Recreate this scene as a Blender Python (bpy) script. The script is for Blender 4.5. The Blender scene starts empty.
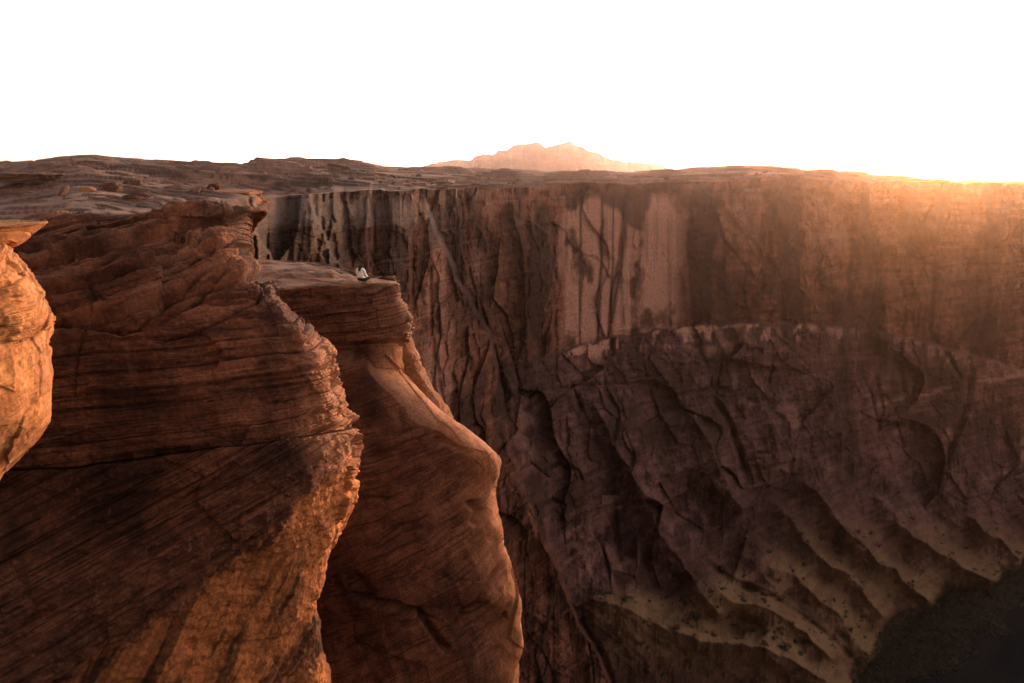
import bpy, math, random
import numpy as np
from mathutils import Matrix, Vector

rad = math.radians
sc = bpy.context.scene
col = sc.collection

# ------------------------------------------------------------------ camera
W, H, F = 1024, 683, 796.0
PITCH, ROLL = rad(12.16), rad(0.75)
R3 = Matrix.Rotation(rad(90) - PITCH, 3, 'X') @ Matrix.Rotation(ROLL, 3, 'Z')
RN = np.array(R3)
CAMZ = 300.0                       # the river is z = 0

def P(px, py, D):
    """world point seen at a photo position, D metres ahead"""
    px, py, D = np.broadcast_arrays(np.asarray(px, float), np.asarray(py, float), np.asarray(D, float))
    v = np.stack([(px - W / 2) / F, -(py - H / 2) / F, -np.ones_like(px)], -1) @ RN.T
    v = v * (D / v[..., 1])[..., None]
    v[..., 2] += CAMZ
    return v

def proj(p):
    q = (p - np.array([0, 0, CAMZ])) @ RN
    return W / 2 + F * q[..., 0] / -q[..., 2], H / 2 - F * q[..., 1] / -q[..., 2]

cam = bpy.data.cameras.new('camera')
cam.sensor_width = 36.0
cam.lens = 36.0 * F / W
cam.clip_start, cam.clip_end = 0.1, 60000
camo = bpy.data.objects.new('camera', cam)
col.objects.link(camo)
camo.location = (0, 0, CAMZ)
camo.rotation_euler = R3.to_euler()
sc.camera = camo

# ------------------------------------------------------------------ noise in numpy
def _h(ix, iy, iz, seed):
    h = (ix.astype(np.int64) * 374761393 + iy.astype(np.int64) * 668265263 + iz.astype(np.int64) * 2147483647 + seed * 974634777) & 0xFFFFFFFF
    h = ((h ^ (h >> 13)) * 1274126177) & 0xFFFFFFFF
    h = ((h ^ (h >> 16)) * 2246822519) & 0xFFFFFFFF
    return ((h ^ (h >> 15)) & 0xFFFFFF) / float(0xFFFFFF)

def vnoise(x, y, z=None, seed=0):
    """value noise, about -1..1"""
    x, y = np.broadcast_arrays(x, y)
    if z is None:
        ix, iy = np.floor(x), np.floor(y)
        fx, fy = x - ix, y - iy
        fx = fx * fx * fx * (fx * (fx * 6 - 15) + 10); fy = fy * fy * fy * (fy * (fy * 6 - 15) + 10)
        o = np.zeros_like(ix)
        a = _h(ix, iy, o, seed); b = _h(ix + 1, iy, o, seed)
        c = _h(ix, iy + 1, o, seed); d = _h(ix + 1, iy + 1, o, seed)
        return ((a * (1 - fx) + b * fx) * (1 - fy) + (c * (1 - fx) + d * fx) * fy) * 2 - 1
    x, y, z = np.broadcast_arrays(x, y, z)
    ix, iy, iz = np.floor(x), np.floor(y), np.floor(z)
    fx, fy, fz = x - ix, y - iy, z - iz
    fx = fx * fx * (3 - 2 * fx); fy = fy * fy * (3 - 2 * fy); fz = fz * fz * (3 - 2 * fz)
    r = 0
    for dz in (0, 1):
        wz = fz if dz else 1 - fz
        for dy in (0, 1):
            wy = fy if dy else 1 - fy
            for dx in (0, 1):
                wx = fx if dx else 1 - fx
                r = r + _h(ix + dx, iy + dy, iz + dz, seed) * wx * wy * wz
    return r * 2 - 1

def fbm(x, y, z=None, octs=4, seed=0, gain=0.5):
    r, a, t = 0, 1.0, 0
    for k in range(octs):
        f = 2.03 ** k
        r = r + a * vnoise(x * f + 17.3 * k, y * f - 9.1 * k, None if z is None else z * f + 5.7 * k, seed + k)
        t += a; a *= gain
    return r / t * 1.5

def ridged(x, y, octs=3, seed=0):
    r, a, t = 0, 1.0, 0
    for k in range(octs):
        f = 2.1 ** k
        r = r + a * (1 - np.abs(vnoise(x * f + 3.3 * k, y * f + 8.8 * k, None, seed + k)) * 1.6)
        t += a; a *= 0.5
    return r / t

def worley(x, y, seed=0):
    """(edge distance, random per cell, dx, dy to the cell's centre)"""
    x, y = np.broadcast_arrays(x, y)
    ix, iy = np.floor(x), np.floor(y)
    o = np.zeros_like(ix)
    f1 = np.full(x.shape, 9.0); f2 = f1.copy(); idv = f1.copy(); bx = o.copy(); by = o.copy()
    for j in (-1, 0, 1):
        for i in (-1, 0, 1):
            cx = ix + i; cy = iy + j
            qx = cx + _h(cx, cy, o, seed) * .9; qy = cy + _h(cx, cy, o + 1, seed) * .9
            d = np.hypot(qx - x, qy - y)
            m = d < f1
            f2 = np.where(m, f1, np.minimum(f2, d))
            f1 = np.where(m, d, f1)
            idv = np.where(m, _h(cx, cy, o + 2, seed), idv)
            bx = np.where(m, x - qx, bx); by = np.where(m, y - qy, by)
    return f2 - f1, idv, bx, by

def facets(x, y, seed=0, tilt=.5):
    """broken-off slabs: each cell a plane of its own depth and lean"""
    e, i, bx, by = worley(x, y, seed)
    tx = np.modf(i * 57.31)[0] - .5; ty = np.modf(i * 113.7)[0] - .5
    return (i - .5) + tilt * (tx * bx + ty * by) * 2, e

def sstep(a, b, x):
    t = np.clip((x - a) / (b - a), 0, 1)
    return t * t * (3 - 2 * t)

def strata(s, seed, px=0, py=0, part=.12, cut=.5):
    """bedded profile: s counts layers; each layer its own overhang, a cut at the parting"""
    i = np.floor(s); f = s - i
    o = np.zeros_like(i)
    r0 = _h(i, o, o, seed); r1 = _h(i + 1, o, o, seed)
    k = _h(i, o + 3, o, seed)
    st = r0 + (r1 - r0) * sstep(1 - part, 1, f)
    crack = np.exp(-((f - (1 - part * .5)) / (part * .6)) ** 2) * (k > .35) * (k * 1.2)
    return (st - .5) - cut * crack

def blocks(s, u, seed, var=.6, part=.10):
    """jointed beds: every layer broken along its length into blocks of their own depth"""
    i = np.floor(s); o = np.zeros_like(i); f = s - i
    ln = .6 + 1.6 * _h(i, o, o, seed)
    uu = u / ln + 37 * _h(i, o, o + 1, seed)
    j = np.floor(uu); g = uu - j
    r = _h(i, j, o, seed + 5); r1 = _h(i, j + 1, o, seed + 5)
    v = r + (r1 - r) * sstep(.94, 1, g)
    lay = _h(i, o, o + 7, seed)
    out = (1 - var) * lay + var * v - .5
    return out - .35 * np.exp(-((f - .5) / .5 ) ** 2 * 0 - (np.minimum(f, 1 - f) / part) ** 2) * (lay > .3)

def polyx(pts, y):
    p = np.array(pts, float)
    return np.interp(y, p[:, 1], p[:, 0])

def polyy(pts, x):
    p = np.array(pts, float)
    return np.interp(x, p[:, 0], p[:, 1])

def pdist(px, py, pts, ax=1.0, ay=1.0):
    """distance in photo positions to a polyline, signed side and how far along (0..1)"""
    best = np.full(px.shape, 1e9); side = np.zeros(px.shape); al = np.zeros(px.shape)
    n = len(pts) - 1
    for k in range(n):
        x0, y0 = pts[k]; x1, y1 = pts[k + 1]
        dx, dy = x1 - x0, y1 - y0
        L2 = dx * dx + dy * dy
        t = np.clip(((px - x0) * dx + (py - y0) * dy) / L2, 0, 1)
        ex = px - x0 - t * dx; ey = py - y0 - t * dy
        d = np.hypot(ex, ey)
        m = d < best
        best = np.where(m, d, best)
        side = np.where(m, np.sign(dx * ey - dy * ex), side)
        al = np.where(m, (k + t) / n, al)
    return best, side, al

# ------------------------------------------------------------------ mesh helpers
def catmull(T, n, axis):
    T = np.moveaxis(np.asarray(T, float), axis, 0)
    m = T.shape[0]
    t = np.linspace(0, m - 1, n)
    i = np.clip(np.floor(t).astype(int), 0, m - 2)
    f = (t - i).reshape([-1] + [1] * (T.ndim - 1))
    g = lambda k: T[np.clip(i + k, 0, m - 1)]
    p0, p1, p2, p3 = g(-1), g(0), g(1), g(2)
    # tension .35 keeps the lofts from overshooting
    a = .38
    m1 = a * (p2 - p0); m2 = a * (p3 - p1)
    f2, f3 = f * f, f * f * f
    r = (2 * f3 - 3 * f2 + 1) * p1 + (f3 - 2 * f2 + f) * m1 + (-2 * f3 + 3 * f2) * p2 + (f3 - f2) * m2
    return np.moveaxis(r, 0, axis)

def loft(T, nv, nu):
    return catmull(catmull(T, nv, 0), nu, 1)

def gnormals(G):
    du = np.gradient(G, axis=1); dv = np.gradient(G, axis=0)
    n = np.cross(du, dv)
    n /= np.linalg.norm(n, axis=-1, keepdims=True) + 1e-12
    return n

def grid_mesh(name, G, mat, attrs=None, parent=None, smooth=True, flip=False):
    nv, nu = G.shape[:2]
    me = bpy.data.meshes.new(name)
    V = G.reshape(-1, 3).astype(np.float32)
    idx = np.arange(nv * nu).reshape(nv, nu)
    q = [idx[:-1, :-1], idx[:-1, 1:], idx[1:, 1:], idx[1:, :-1]]
    if flip: q = q[::-1]
    Fq = np.stack([a.ravel() for a in q], -1).astype(np.int32)
    me.vertices.add(len(V)); me.vertices.foreach_set('co', V.ravel())
    me.loops.add(Fq.size); me.loops.foreach_set('vertex_index', Fq.ravel())
    me.polygons.add(len(Fq))
    me.polygons.foreach_set('loop_start', np.arange(0, Fq.size, 4, dtype=np.int32))
    me.polygons.foreach_set('use_smooth', np.full(len(Fq), smooth))
    me.update(calc_edges=True)
    for k, a in (attrs or {}).items():
        a = np.asarray(a)
        if a.ndim == 3:
            at = me.attributes.new(k, 'FLOAT_COLOR', 'POINT')
            c = np.ones((nv * nu, 4), np.float32); c[:, :a.shape[2]] = a.reshape(nv * nu, -1)
            at.data.foreach_set('color', c.ravel())
        else:
            at = me.attributes.new(k, 'FLOAT', 'POINT')
            at.data.foreach_set('value', a.astype(np.float32).ravel())
    me.materials.append(mat)
    o = bpy.data.objects.new(name, me)
    col.objects.link(o)
    if parent: o.parent = parent
    return o

def mesh_obj(name, V, Fs, mat, parent=None, smooth=True):
    me = bpy.data.meshes.new(name)
    me.from_pydata([tuple(v) for v in V], [], [tuple(int(i) for i in f) for f in Fs])
    if smooth: me.polygons.foreach_set('use_smooth', [True] * len(me.polygons))
    me.materials.append(mat)
    o = bpy.data.objects.new(name, me); col.objects.link(o)
    if parent: o.parent = parent
    return o

def tag(o, label=None, cat=None, group=None, kind=None):
    for k, v in (('label', label), ('category', cat), ('group', group), ('kind', kind)):
        if v: o[k] = v
    return o

# ------------------------------------------------------------------ materials
def nt_new(name):
    m = bpy.data.materials.new(name); m.use_nodes = True
    nt = m.node_tree; nt.nodes.clear()
    out = nt.nodes.new('ShaderNodeOutputMaterial')
    b = nt.nodes.new('ShaderNodeBsdfPrincipled')
    nt.links.new(b.outputs[0], out.inputs[0])
    return m, nt, b

def rock_mat(name, dark, mid, light, pale, varnish, tan=(.3, .2, .1), unit=1.0, bump=.6, bedk=6.0, fine=.02, rough=.95, streak=.0, zone=None):
    """sandstone: laminae follow the bed attribute; mask = R varnish and painted shade, G pale, B painted sun and tan sand"""
    m, nt, b = nt_new(name)
    N = nt.nodes.new; L = nt.links.new
    tc = N('ShaderNodeTexCoord')
    bed = N('ShaderNodeAttribute'); bed.attribute_name = 'bed'
    msk = N('ShaderNodeAttribute'); msk.attribute_name = 'mask'
    ms = N('ShaderNodeSeparateColor'); L(msk.outputs['Color'], ms.inputs[0])
    sx = N('ShaderNodeSeparateXYZ'); L(tc.outputs['Object'], sx.inputs[0])
    def math_(op, a, bb=None, clamp=False):
        n = N('ShaderNodeMath'); n.operation = op; n.use_clamp = clamp
        for i, v in enumerate((a, bb)):
            if v is None: continue
            if isinstance(v, (int, float)): n.inputs[i].default_value = v
            else: L(v, n.inputs[i])
        return n.outputs[0]
    def comb(x, y, z):
        n = N('ShaderNodeCombineXYZ')
        for i, v in enumerate((x, y, z)):
            L(v, n.inputs[i])
        return n.outputs[0]
    def noise(vec, scale, det=4, rough_=.55, dist=0):
        n = N('ShaderNodeTexNoise'); L(vec, n.inputs['Vector'])
        n.inputs['Scale'].default_value = scale; n.inputs['Detail'].default_value = det
        n.inputs['Roughness'].default_value = rough_; n.inputs['Distortion'].default_value = dist
        return n.outputs['Fac']
    def ramp(fac, stops):
        n = N('ShaderNodeValToRGB'); L(fac, n.inputs[0])
        e = n.color_ramp.elements
        while len(e) < len(stops): e.new(.5)
        for i, (p_, c) in enumerate(stops):
            e[i].position = p_; e[i].color = (c if isinstance(c, tuple) else (c, c, c)) + (1,)
        return n.outputs[0]
    def mix(f, a, c, mode='MIX'):
        n = N('ShaderNodeMix'); n.data_type = 'RGBA'; n.blend_type = mode
        if isinstance(f, (int, float)): n.inputs[0].default_value = f
        else: L(f, n.inputs[0])
        for i, v in ((6, a), (7, c)):
            if isinstance(v, tuple): n.inputs[i].default_value = v + (1,)
            else: L(v, n.inputs[i])
        return n.outputs[2]
    u = 1.0 / unit
    lx = math_('MULTIPLY', sx.outputs[0], .35 * u); ly = math_('MULTIPLY', sx.outputs[1], .35 * u)
    lz = math_('MULTIPLY', bed.outputs['Fac'], bedk)
    lam = noise(comb(lx, ly, lz), 1.0, 5, .6)
    lam2 = noise(comb(lx, ly, math_('MULTIPLY', bed.outputs['Fac'], bedk * 4.5)), 2.0, 4, .6)
    big = noise(tc.outputs['Object'], .22 * u, 5, .6)
    med = noise(tc.outputs['Object'], 1.3 * u, 6, .65)
    fin = noise(tc.outputs['Object'], 9 * u, 6, .7)
    mixf = math_('ADD', math_('MULTIPLY', lam, .55), math_('MULTIPLY', big, .45))
    base = ramp(mixf, [(.39, dark), (.5, mid), (.61, light)])
    base = mix(math_('MULTIPLY', ramp(lam2, [(.52, 0.), (.68, 1.)]), .35), base, light)
    base = mix(math_('MULTIPLY', ramp(med, [(.5, 0.), (.62, 1.)]), .7), base, dark)
    base = mix(math_('MULTIPLY', ramp(fin, [(.58, 0.), (.72, 1.)]), .38), base, pale)
    if unit == 1.0:
        lam3 = noise(comb(lx, ly, math_('MULTIPLY', bed.outputs['Fac'], bedk * 2.4)), 1.7, 3, .5)
        base = mix(math_('MULTIPLY', ramp(lam3, [(.56, 0.), (.62, 1.)]), .6), base, varnish)
    if streak:
        zz = math_('MULTIPLY', sx.outputs[2], .05 * u)
        st = noise(comb(math_('MULTIPLY', sx.outputs[0], 1.2 * u), math_('MULTIPLY', sx.outputs[1], .6 * u), zz), 1.0, 5, .6)
        base = mix(math_('MULTIPLY', ramp(st, [(.5, 0.), (.62, 1.)]), streak), base, varnish)
        base = mix(math_('MULTIPLY', ramp(st, [(.3, 1.), (.42, 0.)]), streak * .16), base, pale)
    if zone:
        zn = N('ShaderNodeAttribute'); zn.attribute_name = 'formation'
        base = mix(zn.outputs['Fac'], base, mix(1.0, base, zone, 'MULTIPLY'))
    base = mix(math_('MULTIPLY', ms.outputs[1], .9), base, pale)
    base = mix(ms.outputs[2], base, tan)
    base = mix(ms.outputs[0], base, varnish)
    base = mix(.55, base, ramp(fin, [(.36, .4), (.62, 1.15)]), 'MULTIPLY')
    L(base, b.inputs['Base Color'])
    b.inputs['Roughness'].default_value = rough
    b.inputs['Specular IOR Level'].default_value = .2
    hsum = math_('ADD', math_('MULTIPLY', lam, .9), math_('MULTIPLY', lam2, .35))
    hsum = math_('ADD', hsum, math_('MULTIPLY', med, .5))
    hsum = math_('ADD', hsum, math_('MULTIPLY', fin, .4))
    bp = N('ShaderNodeBump'); bp.inputs['Strength'].default_value = bump; bp.inputs['Distance'].default_value = fine
    L(hsum, bp.inputs['Height']); L(bp.outputs[0], b.inputs['Normal'])
    return m

def plain(name, c, rough=.8, var=.3, scale=8, spec=.3, metal=0):
    m, nt, b = nt_new(name)
    tc = nt.nodes.new('ShaderNodeTexCoord'); n = nt.nodes.new('ShaderNodeTexNoise')
    nt.links.new(tc.outputs['Object'], n.inputs['Vector']); n.inputs['Scale'].default_value = scale; n.inputs['Detail'].default_value = 4
    r = nt.nodes.new('ShaderNodeValToRGB'); nt.links.new(n.outputs['Fac'], r.inputs[0])
    r.color_ramp.elements[0].position = .3; r.color_ramp.elements[1].position = .7
    r.color_ramp.elements[0].color = tuple(v * (1 - var) for v in c) + (1,)
    r.color_ramp.elements[1].color = tuple(min(1, v * (1 + var)) for v in c) + (1,)
    nt.links.new(r.outputs[0], b.inputs['Base Color'])
    b.inputs['Roughness'].default_value = rough; b.inputs['Specular IOR Level'].default_value = spec
    return m

M_near = rock_mat('red_sandstone', (.085, .036, .023), (.20, .083, .047), (.31, .14, .08), (.46, .26, .17), (.036, .019, .014),
                  tan=(.58, .23, .08), unit=1.0, bump=1.3, bedk=1.6, fine=.10)
M_sunlit = rock_mat('sunlit_sandstone', (.30, .125, .045), (.46, .20, .07), (.58, .28, .10), (.62, .35, .15), (.10, .045, .022),
                  tan=(.36, .15, .06), unit=.6, bump=.8, bedk=2.0, fine=.05)  # lighter copy of the red sandstone, sunlight put into its colour
M_wall = rock_mat('canyon_sandstone', (.085, .038, .025), (.215, .09, .054), (.34, .155, .096), (.60, .35, .265), (.042, .022, .016),
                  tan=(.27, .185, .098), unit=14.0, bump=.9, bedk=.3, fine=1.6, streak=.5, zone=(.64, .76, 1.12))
M_plat = rock_mat('slickrock', (.055, .028, .02), (.135, .066, .045), (.23, .12, .082), (.36, .21, .15), (.035, .022, .018),
                  tan=(.24, .13, .07), unit=6.0, bump=1.0, bedk=1.6, fine=.7)
M_mount = rock_mat('mountain_rock', (.15, .08, .075), (.22, .12, .11), (.3, .17, .155), (.4, .27, .24), (.08, .05, .05),
                   unit=300.0, bump=.6, bedk=.004, fine=60)

# ------------------------------------------------------------------ far canyon wall
Lledge = [(380, 395), (480, 378), (560, 352), (600, 340), (650, 331), (690, 326), (760, 322), (850, 326), (900, 336), (960, 352), (1024, 368), (1300, 420)]
RIM = [(-400, 250), (0, 244), (120, 234), (185, 222), (200, 204), (262, 196), (300, 196), (340, 192), (400, 190), (480, 188), (540, 187), (580, 183), (640, 184), (690, 182), (740, 180),
       (800, 177), (850, 181), (900, 182), (1024, 184), (1400, 196)]
RIMD = [(-400, 40), (0, 50), (120, 62), (185, 85), (200, 112), (262, 160), (300, 205), (340, 240), (400, 292), (480, 360), (540, 415), (600, 465), (700, 520), (800, 560), (900, 620), (1024, 700), (1400, 900)]
CREASE = [(418, 186), (428, 215), (447, 250), (462, 295), (484, 332), (496, 380), (508, 440), (535, 520), (566, 596), (610, 700), (640, 800)]

def far_wall():
    cx = [200, 300, 400, 480, 560, 640, 720, 800, 880, 960, 1040, 1300]
    ry = [180, 260, 340, 400, 460, 520, 580, 640, 700, 820]
    T = {   # metres ahead at each row
        200: [120, 120, 119, 118, 117, 116, 115, 112, 110, 105],
        300: [205, 204, 203, 202, 200, 198, 196, 190, 185, 170],
        400: [292, 291, 288, 284, 280, 275, 270, 262, 255, 240],
        480: [360, 358, 352, 345, 338, 330, 322, 312, 300, 270],
        560: [432, 430, 424, 414, 402, 388, 368, 345, 320, 280],
        640: [492, 490, 482, 468, 450, 430, 400, 368, 338, 290],
        720: [530, 527, 520, 508, 490, 464, 430, 395, 368, 320],
        800: [562, 560, 554, 544, 526, 500, 468, 432, 400, 345],
        880: [608, 606, 600, 590, 570, 540, 505, 470, 438, 380],
        960: [652, 650, 645, 636, 616, 584, 550, 515, 480, 410],
        1040: [712, 710, 704, 692, 668, 630, 590, 550, 510, 440],
        1300: [840, 836, 825, 805, 770, 720, 660, 600, 560, 480]}
    tab = np.array([[T[c][r] for c in cx] for r in range(len(ry))], float)
    nu, nv = 1000, 640
    pxs = np.concatenate([np.linspace(195, 380, 130, endpoint=False), np.linspace(380, 1060, 800, endpoint=False), np.linspace(1060, 1300, 70)])
    nu = len(pxs)
    # interpolate columns smoothly
    ci = np.interp(pxs, cx, np.arange(len(cx)))
    def cr(T_, t, axis):
        T_ = np.moveaxis(T_, axis, 0); m = T_.shape[0]
        i = np.clip(np.floor(t).astype(int), 0, m - 2); f = (t - i).reshape([-1] + [1] * (T_.ndim - 1))
        g = lambda k: T_[np.clip(i + k, 0, m - 1)]
        a = .5; m1 = a * (g(1) - g(-1)); m2 = a * (g(2) - g(0))
        r = (2 * f**3 - 3 * f**2 + 1) * g(0) + (f**3 - 2 * f**2 + f) * m1 + (-2 * f**3 + 3 * f**2) * g(1) + (f**3 - f**2) * m2
        return np.moveaxis(r, 0, axis)
    rim = polyy(RIM, pxs) + 1.2 * vnoise(pxs / 14, pxs * 0 + 2.2)
    v = np.linspace(0, 1, nv)[:, None] ** .97
    py = rim[None, :] + v * (860 - rim[None, :])
    px = np.broadcast_to(pxs[None, :], py.shape)
    tt = np.clip(np.interp(py, ry, np.arange(len(ry))), 0, len(ry) - 1)
    tc_ = cr(tab, ci, 1)                       # rows x nu
    i = np.clip(np.floor(tt).astype(int), 0, len(ry) - 2); f = tt - i
    cidx = np.broadcast_to(np.arange(nu)[None, :], py.shape)
    g = lambda k: tc_[np.clip(i + k, 0, len(ry) - 1), cidx]
    m1 = .5 * (g(1) - g(-1)); m2 = .5 * (g(2) - g(0))
    D = (2 * f**3 - 3 * f**2 + 1) * g(0) + (f**3 - 2 * f**2 + f) * m1 + (-2 * f**3 + 3 * f**2) * g(1) + (f**3 - f**2) * m2

    s = px * .62
    B = P(px, py, D); z = B[..., 2]
    scale = D / 500.0
    # warp so that nothing runs straight
    wx = 6 * fbm(px / 60, py / 60, None, 3, 11); wy = 6 * fbm(px / 60, py / 60, None, 3, 12)
    X, Y = px + wx, py + wy
    Xc, Yc = px + .3 * wx, py + .3 * wy

    # big steps along the wall: left buttresses stand in front
    xc = polyx(CREASE, Y)
    left = sstep(4, -1, X - xc)               # 1 left of the crease
    D = D - 26 * left * sstep(190, 230, py) * (1 - .4 * sstep(350, 200, px))
    x2 = polyx([(306, 190), (312, 215), (325, 240), (343, 270), (360, 330)], Y)
    D = D + 16 * sstep(-1, 1, X - x2) * sstep(420, 340, px)
    x3 = polyx([(256, 190), (258, 215), (264, 240), (274, 268), (285, 320)], Y)
    D = D + 14 * sstep(-1, 1, X - x3) * sstep(330, 275, px)

    lg = polyy(Lledge, px) + 2.0 * vnoise(px / 9, px * 0, None, 3)
    low = sstep(-1.5, 1.5, py - lg) * sstep(-2, 12, X - xc)         # below the long ledge
    talus_top = polyy([(480, 640), (540, 600), (600, 592), (680, 565), (720, 540), (745, 505), (790, 468), (850, 470), (900, 492), (960, 505), (1024, 480), (1100, 480)], px) + 8 * vnoise(px / 22, px * 0 + 4)
    tal = sstep(-14, 26, py - talus_top) * sstep(0, 30, X - xc + 5)

    d = np.zeros_like(D)                       # towards the viewer, metres
    panel0 = sstep(552, 566, px) * sstep(694, 680, px) * sstep(185, 200, py) * sstep(345, 330, py)
    up = (1 - low)
    # upper cliff
    fc, fe = facets(s / 34 + .4 * fbm(s / 50, z / 50, None, 2, 5), z / 75, 21, .7)
    fc2, fe2 = facets(s / 11 + .3 * fbm(s / 20, z / 20, None, 2, 6), z / 27, 22, .6)
    fc3, fe3 = facets(s / 4.2, z / 8.5, 23, .5)
    d += up * (14 * fc + 8.0 * fc2 + 3.0 * fc3) * (1 + .9 * sstep(420, 330, px))
    cm = sstep(.1, .5, fbm(px / 40, py / 40, None, 2, 24)) * (1 - panel0)
    d -= up * cm * (3.0 * np.exp(-(fe / .05) ** 2) + 1.5 * np.exp(-(fe2 / .06) ** 2) * (fc2 > .1))
    fc4, fe4 = facets(s / 1.9 + .5 * fbm(s / 3, z / 3, None, 2, 7), z / 3.4, 25, .6)
    d += .9 * fc4 + 1.6 * (ridged(s / 5 + .3 * z / 30, z / 26, 4, 26) - .5)
    d += up * 2.0 * (ridged(s / 9, z / 160, 3, 31) - .5) * (.3 + .7 * sstep(560, 420, px))
    bedz = z + 3 * fbm(s / 80, z / 40, None, 2, 9)
    d += up * (1 - .5 * sstep(820, 900, px)) * (1.5 * strata(bedz / 13, 41, cut=.7) + .6 * strata(bedz / 4.1, 42, cut=.6))
    d += up * (2.6 * blocks(bedz / 7.5, s / 13, 27, .7, .08) + 1.0 * blocks(bedz / 2.6, s / 5, 28, .7, .12))
    # weathered lip of the rim
    lip = sstep(26, 0, py - rim[None, :])
    d -= lip * (4 + 5 * fbm(s / 14, z / 6, None, 3, 44))
    # lower cliff
    ang = s + .45 * z
    gc, ge = facets(ang / 42 + .5 * fbm(s / 40, z / 40, None, 2, 15), z / 60, 51, .9)
    gc2, ge2 = facets(ang / 10, z / 17, 52, .8)
    gc3, ge3 = facets(ang / 4, z / 6, 53, .6)
    lo = low * (1 - tal)
    rightflat = sstep(740, 860, px) * sstep(500, 430, py)
    d += lo * ((1 - .3 * rightflat) * 17 * gc + (1 - .7 * rightflat) * (4.5 * gc2 + 1.2 * gc3))
    d -= lo * cm * (2.5 * np.exp(-(ge / .05) ** 2) + 1.5 * np.exp(-(ge2 / .06) ** 2) * (gc2 > 0)) * (1 - .8 * rightflat)
    d += lo * (1.3 * strata(bedz / 9, 45, cut=.7) + .8 * strata((bedz + .1 * s) / 3.0, 46, cut=.6))
    d += lo * (1 - .5 * rightflat) * (2.2 * blocks((bedz + .2 * s) / 11, ang / 16, 47, .7, .05) + .7 * blocks((bedz + .2 * s) / 3.6, ang / 7, 48, .7, .1))
    # the long shelf
    d += 9 * low * sstep(75, 6, py - lg) * (.5 + .5 * sstep(700, 600, px)) + 4 * low
    d -= 5 * np.exp(-((py - lg + 2.5) / 2.6) ** 2) * sstep(545, 575, px) * sstep(820, 720, px)
    # broad relief, both cliffs
    d += 10 * fbm(s / 110, z / 130, None, 3, 61) * (1 - .7 * tal)
    d += 1.6 * fbm(s / 7, z / 7, None, 5, 62) * (1 - .6 * panel0)

    def crack(pts, wid, depth, fade=.15):
        nonlocal d
        q, sd, al = pdist(Xc, Yc, pts)
        e = sstep(0, fade, al) * sstep(1, 1 - fade, al)
        d = d - depth * np.exp(-(q / wid) ** 2) * (.35 + .65 * e)
    def step_(pts, wid, depth, sign=1, reach=60):
        """one side of the line stands proud of the other"""
        nonlocal d
        q, sd, al = pdist(X, Y, pts)
        e = sstep(0, .12, al) * sstep(1, .88, al)
        d = d + depth * e * np.where(sd * sign > 0, sstep(0, wid, q) * np.exp(-q / reach), 0)
    wr2 = 2.2 * fbm(px / 18, py / 15, None, 3, 66); wr3 = 2.2 * fbm(px / 18, py / 15, None, 3, 67); wrn = fbm(px / 30, py / 30, None, 2, 68)
    def ridge(pts, wl, wr, h, fade=.12, sharp=1.0):
        """a spur; wl is its width on the lower-left side, wr on the upper-right"""
        nonlocal d
        q, sd, al = pdist(X + wr2, Y + wr3, pts)
        w = np.where(sd > 0, wl, wr) * (1 + .35 * wrn)
        e = sstep(0, fade, al) * sstep(1.0, .93, al)
        t = np.clip(1 - q / (w * 2.2), 0, 1)
        d = d + h * e * (t ** 1.3 if sharp > .5 else 1.3 * t ** 1.8) 
        return e * t, sd
    # pale scarred panel with hanging streaks
    panel_x = sstep(556, 566, X) * sstep(690, 676, X + np.clip(220 - py, 0, 60) * -.3)
    panel = panel_x * sstep(188, 200, py) * sstep(2, -3, py - lg)
    arch = ((X - 640) / 38.0) ** 2 + ((Y - 292) / 40.0) ** 2
    d += panel * (-d * .7 - 5)
    step_([(690, 205), (686, 250), (676, 268), (682, 285), (680, 318)], 4, 7, -1, 30)
    step_([(553, 205), (556, 260), (552, 300), (556, 345)], 4, 6, 1, 25)
    for xa, ya, xb, yb, dp in ((600, 222, 598, 338, 2.5), (622, 196, 606, 336, 5), (580, 225, 579, 330, 2), (612, 250, 609, 320, 2), (468, 262, 478, 330, 4), (478, 300, 505, 392, 5), (497, 318, 520, 390, 4), (553, 300, 556, 380, 4)):
        crack([(xa, ya), ((xa + xb) / 2 + 1.5, (ya + yb) / 2), (xb, yb)], 1.5, dp)
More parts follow.
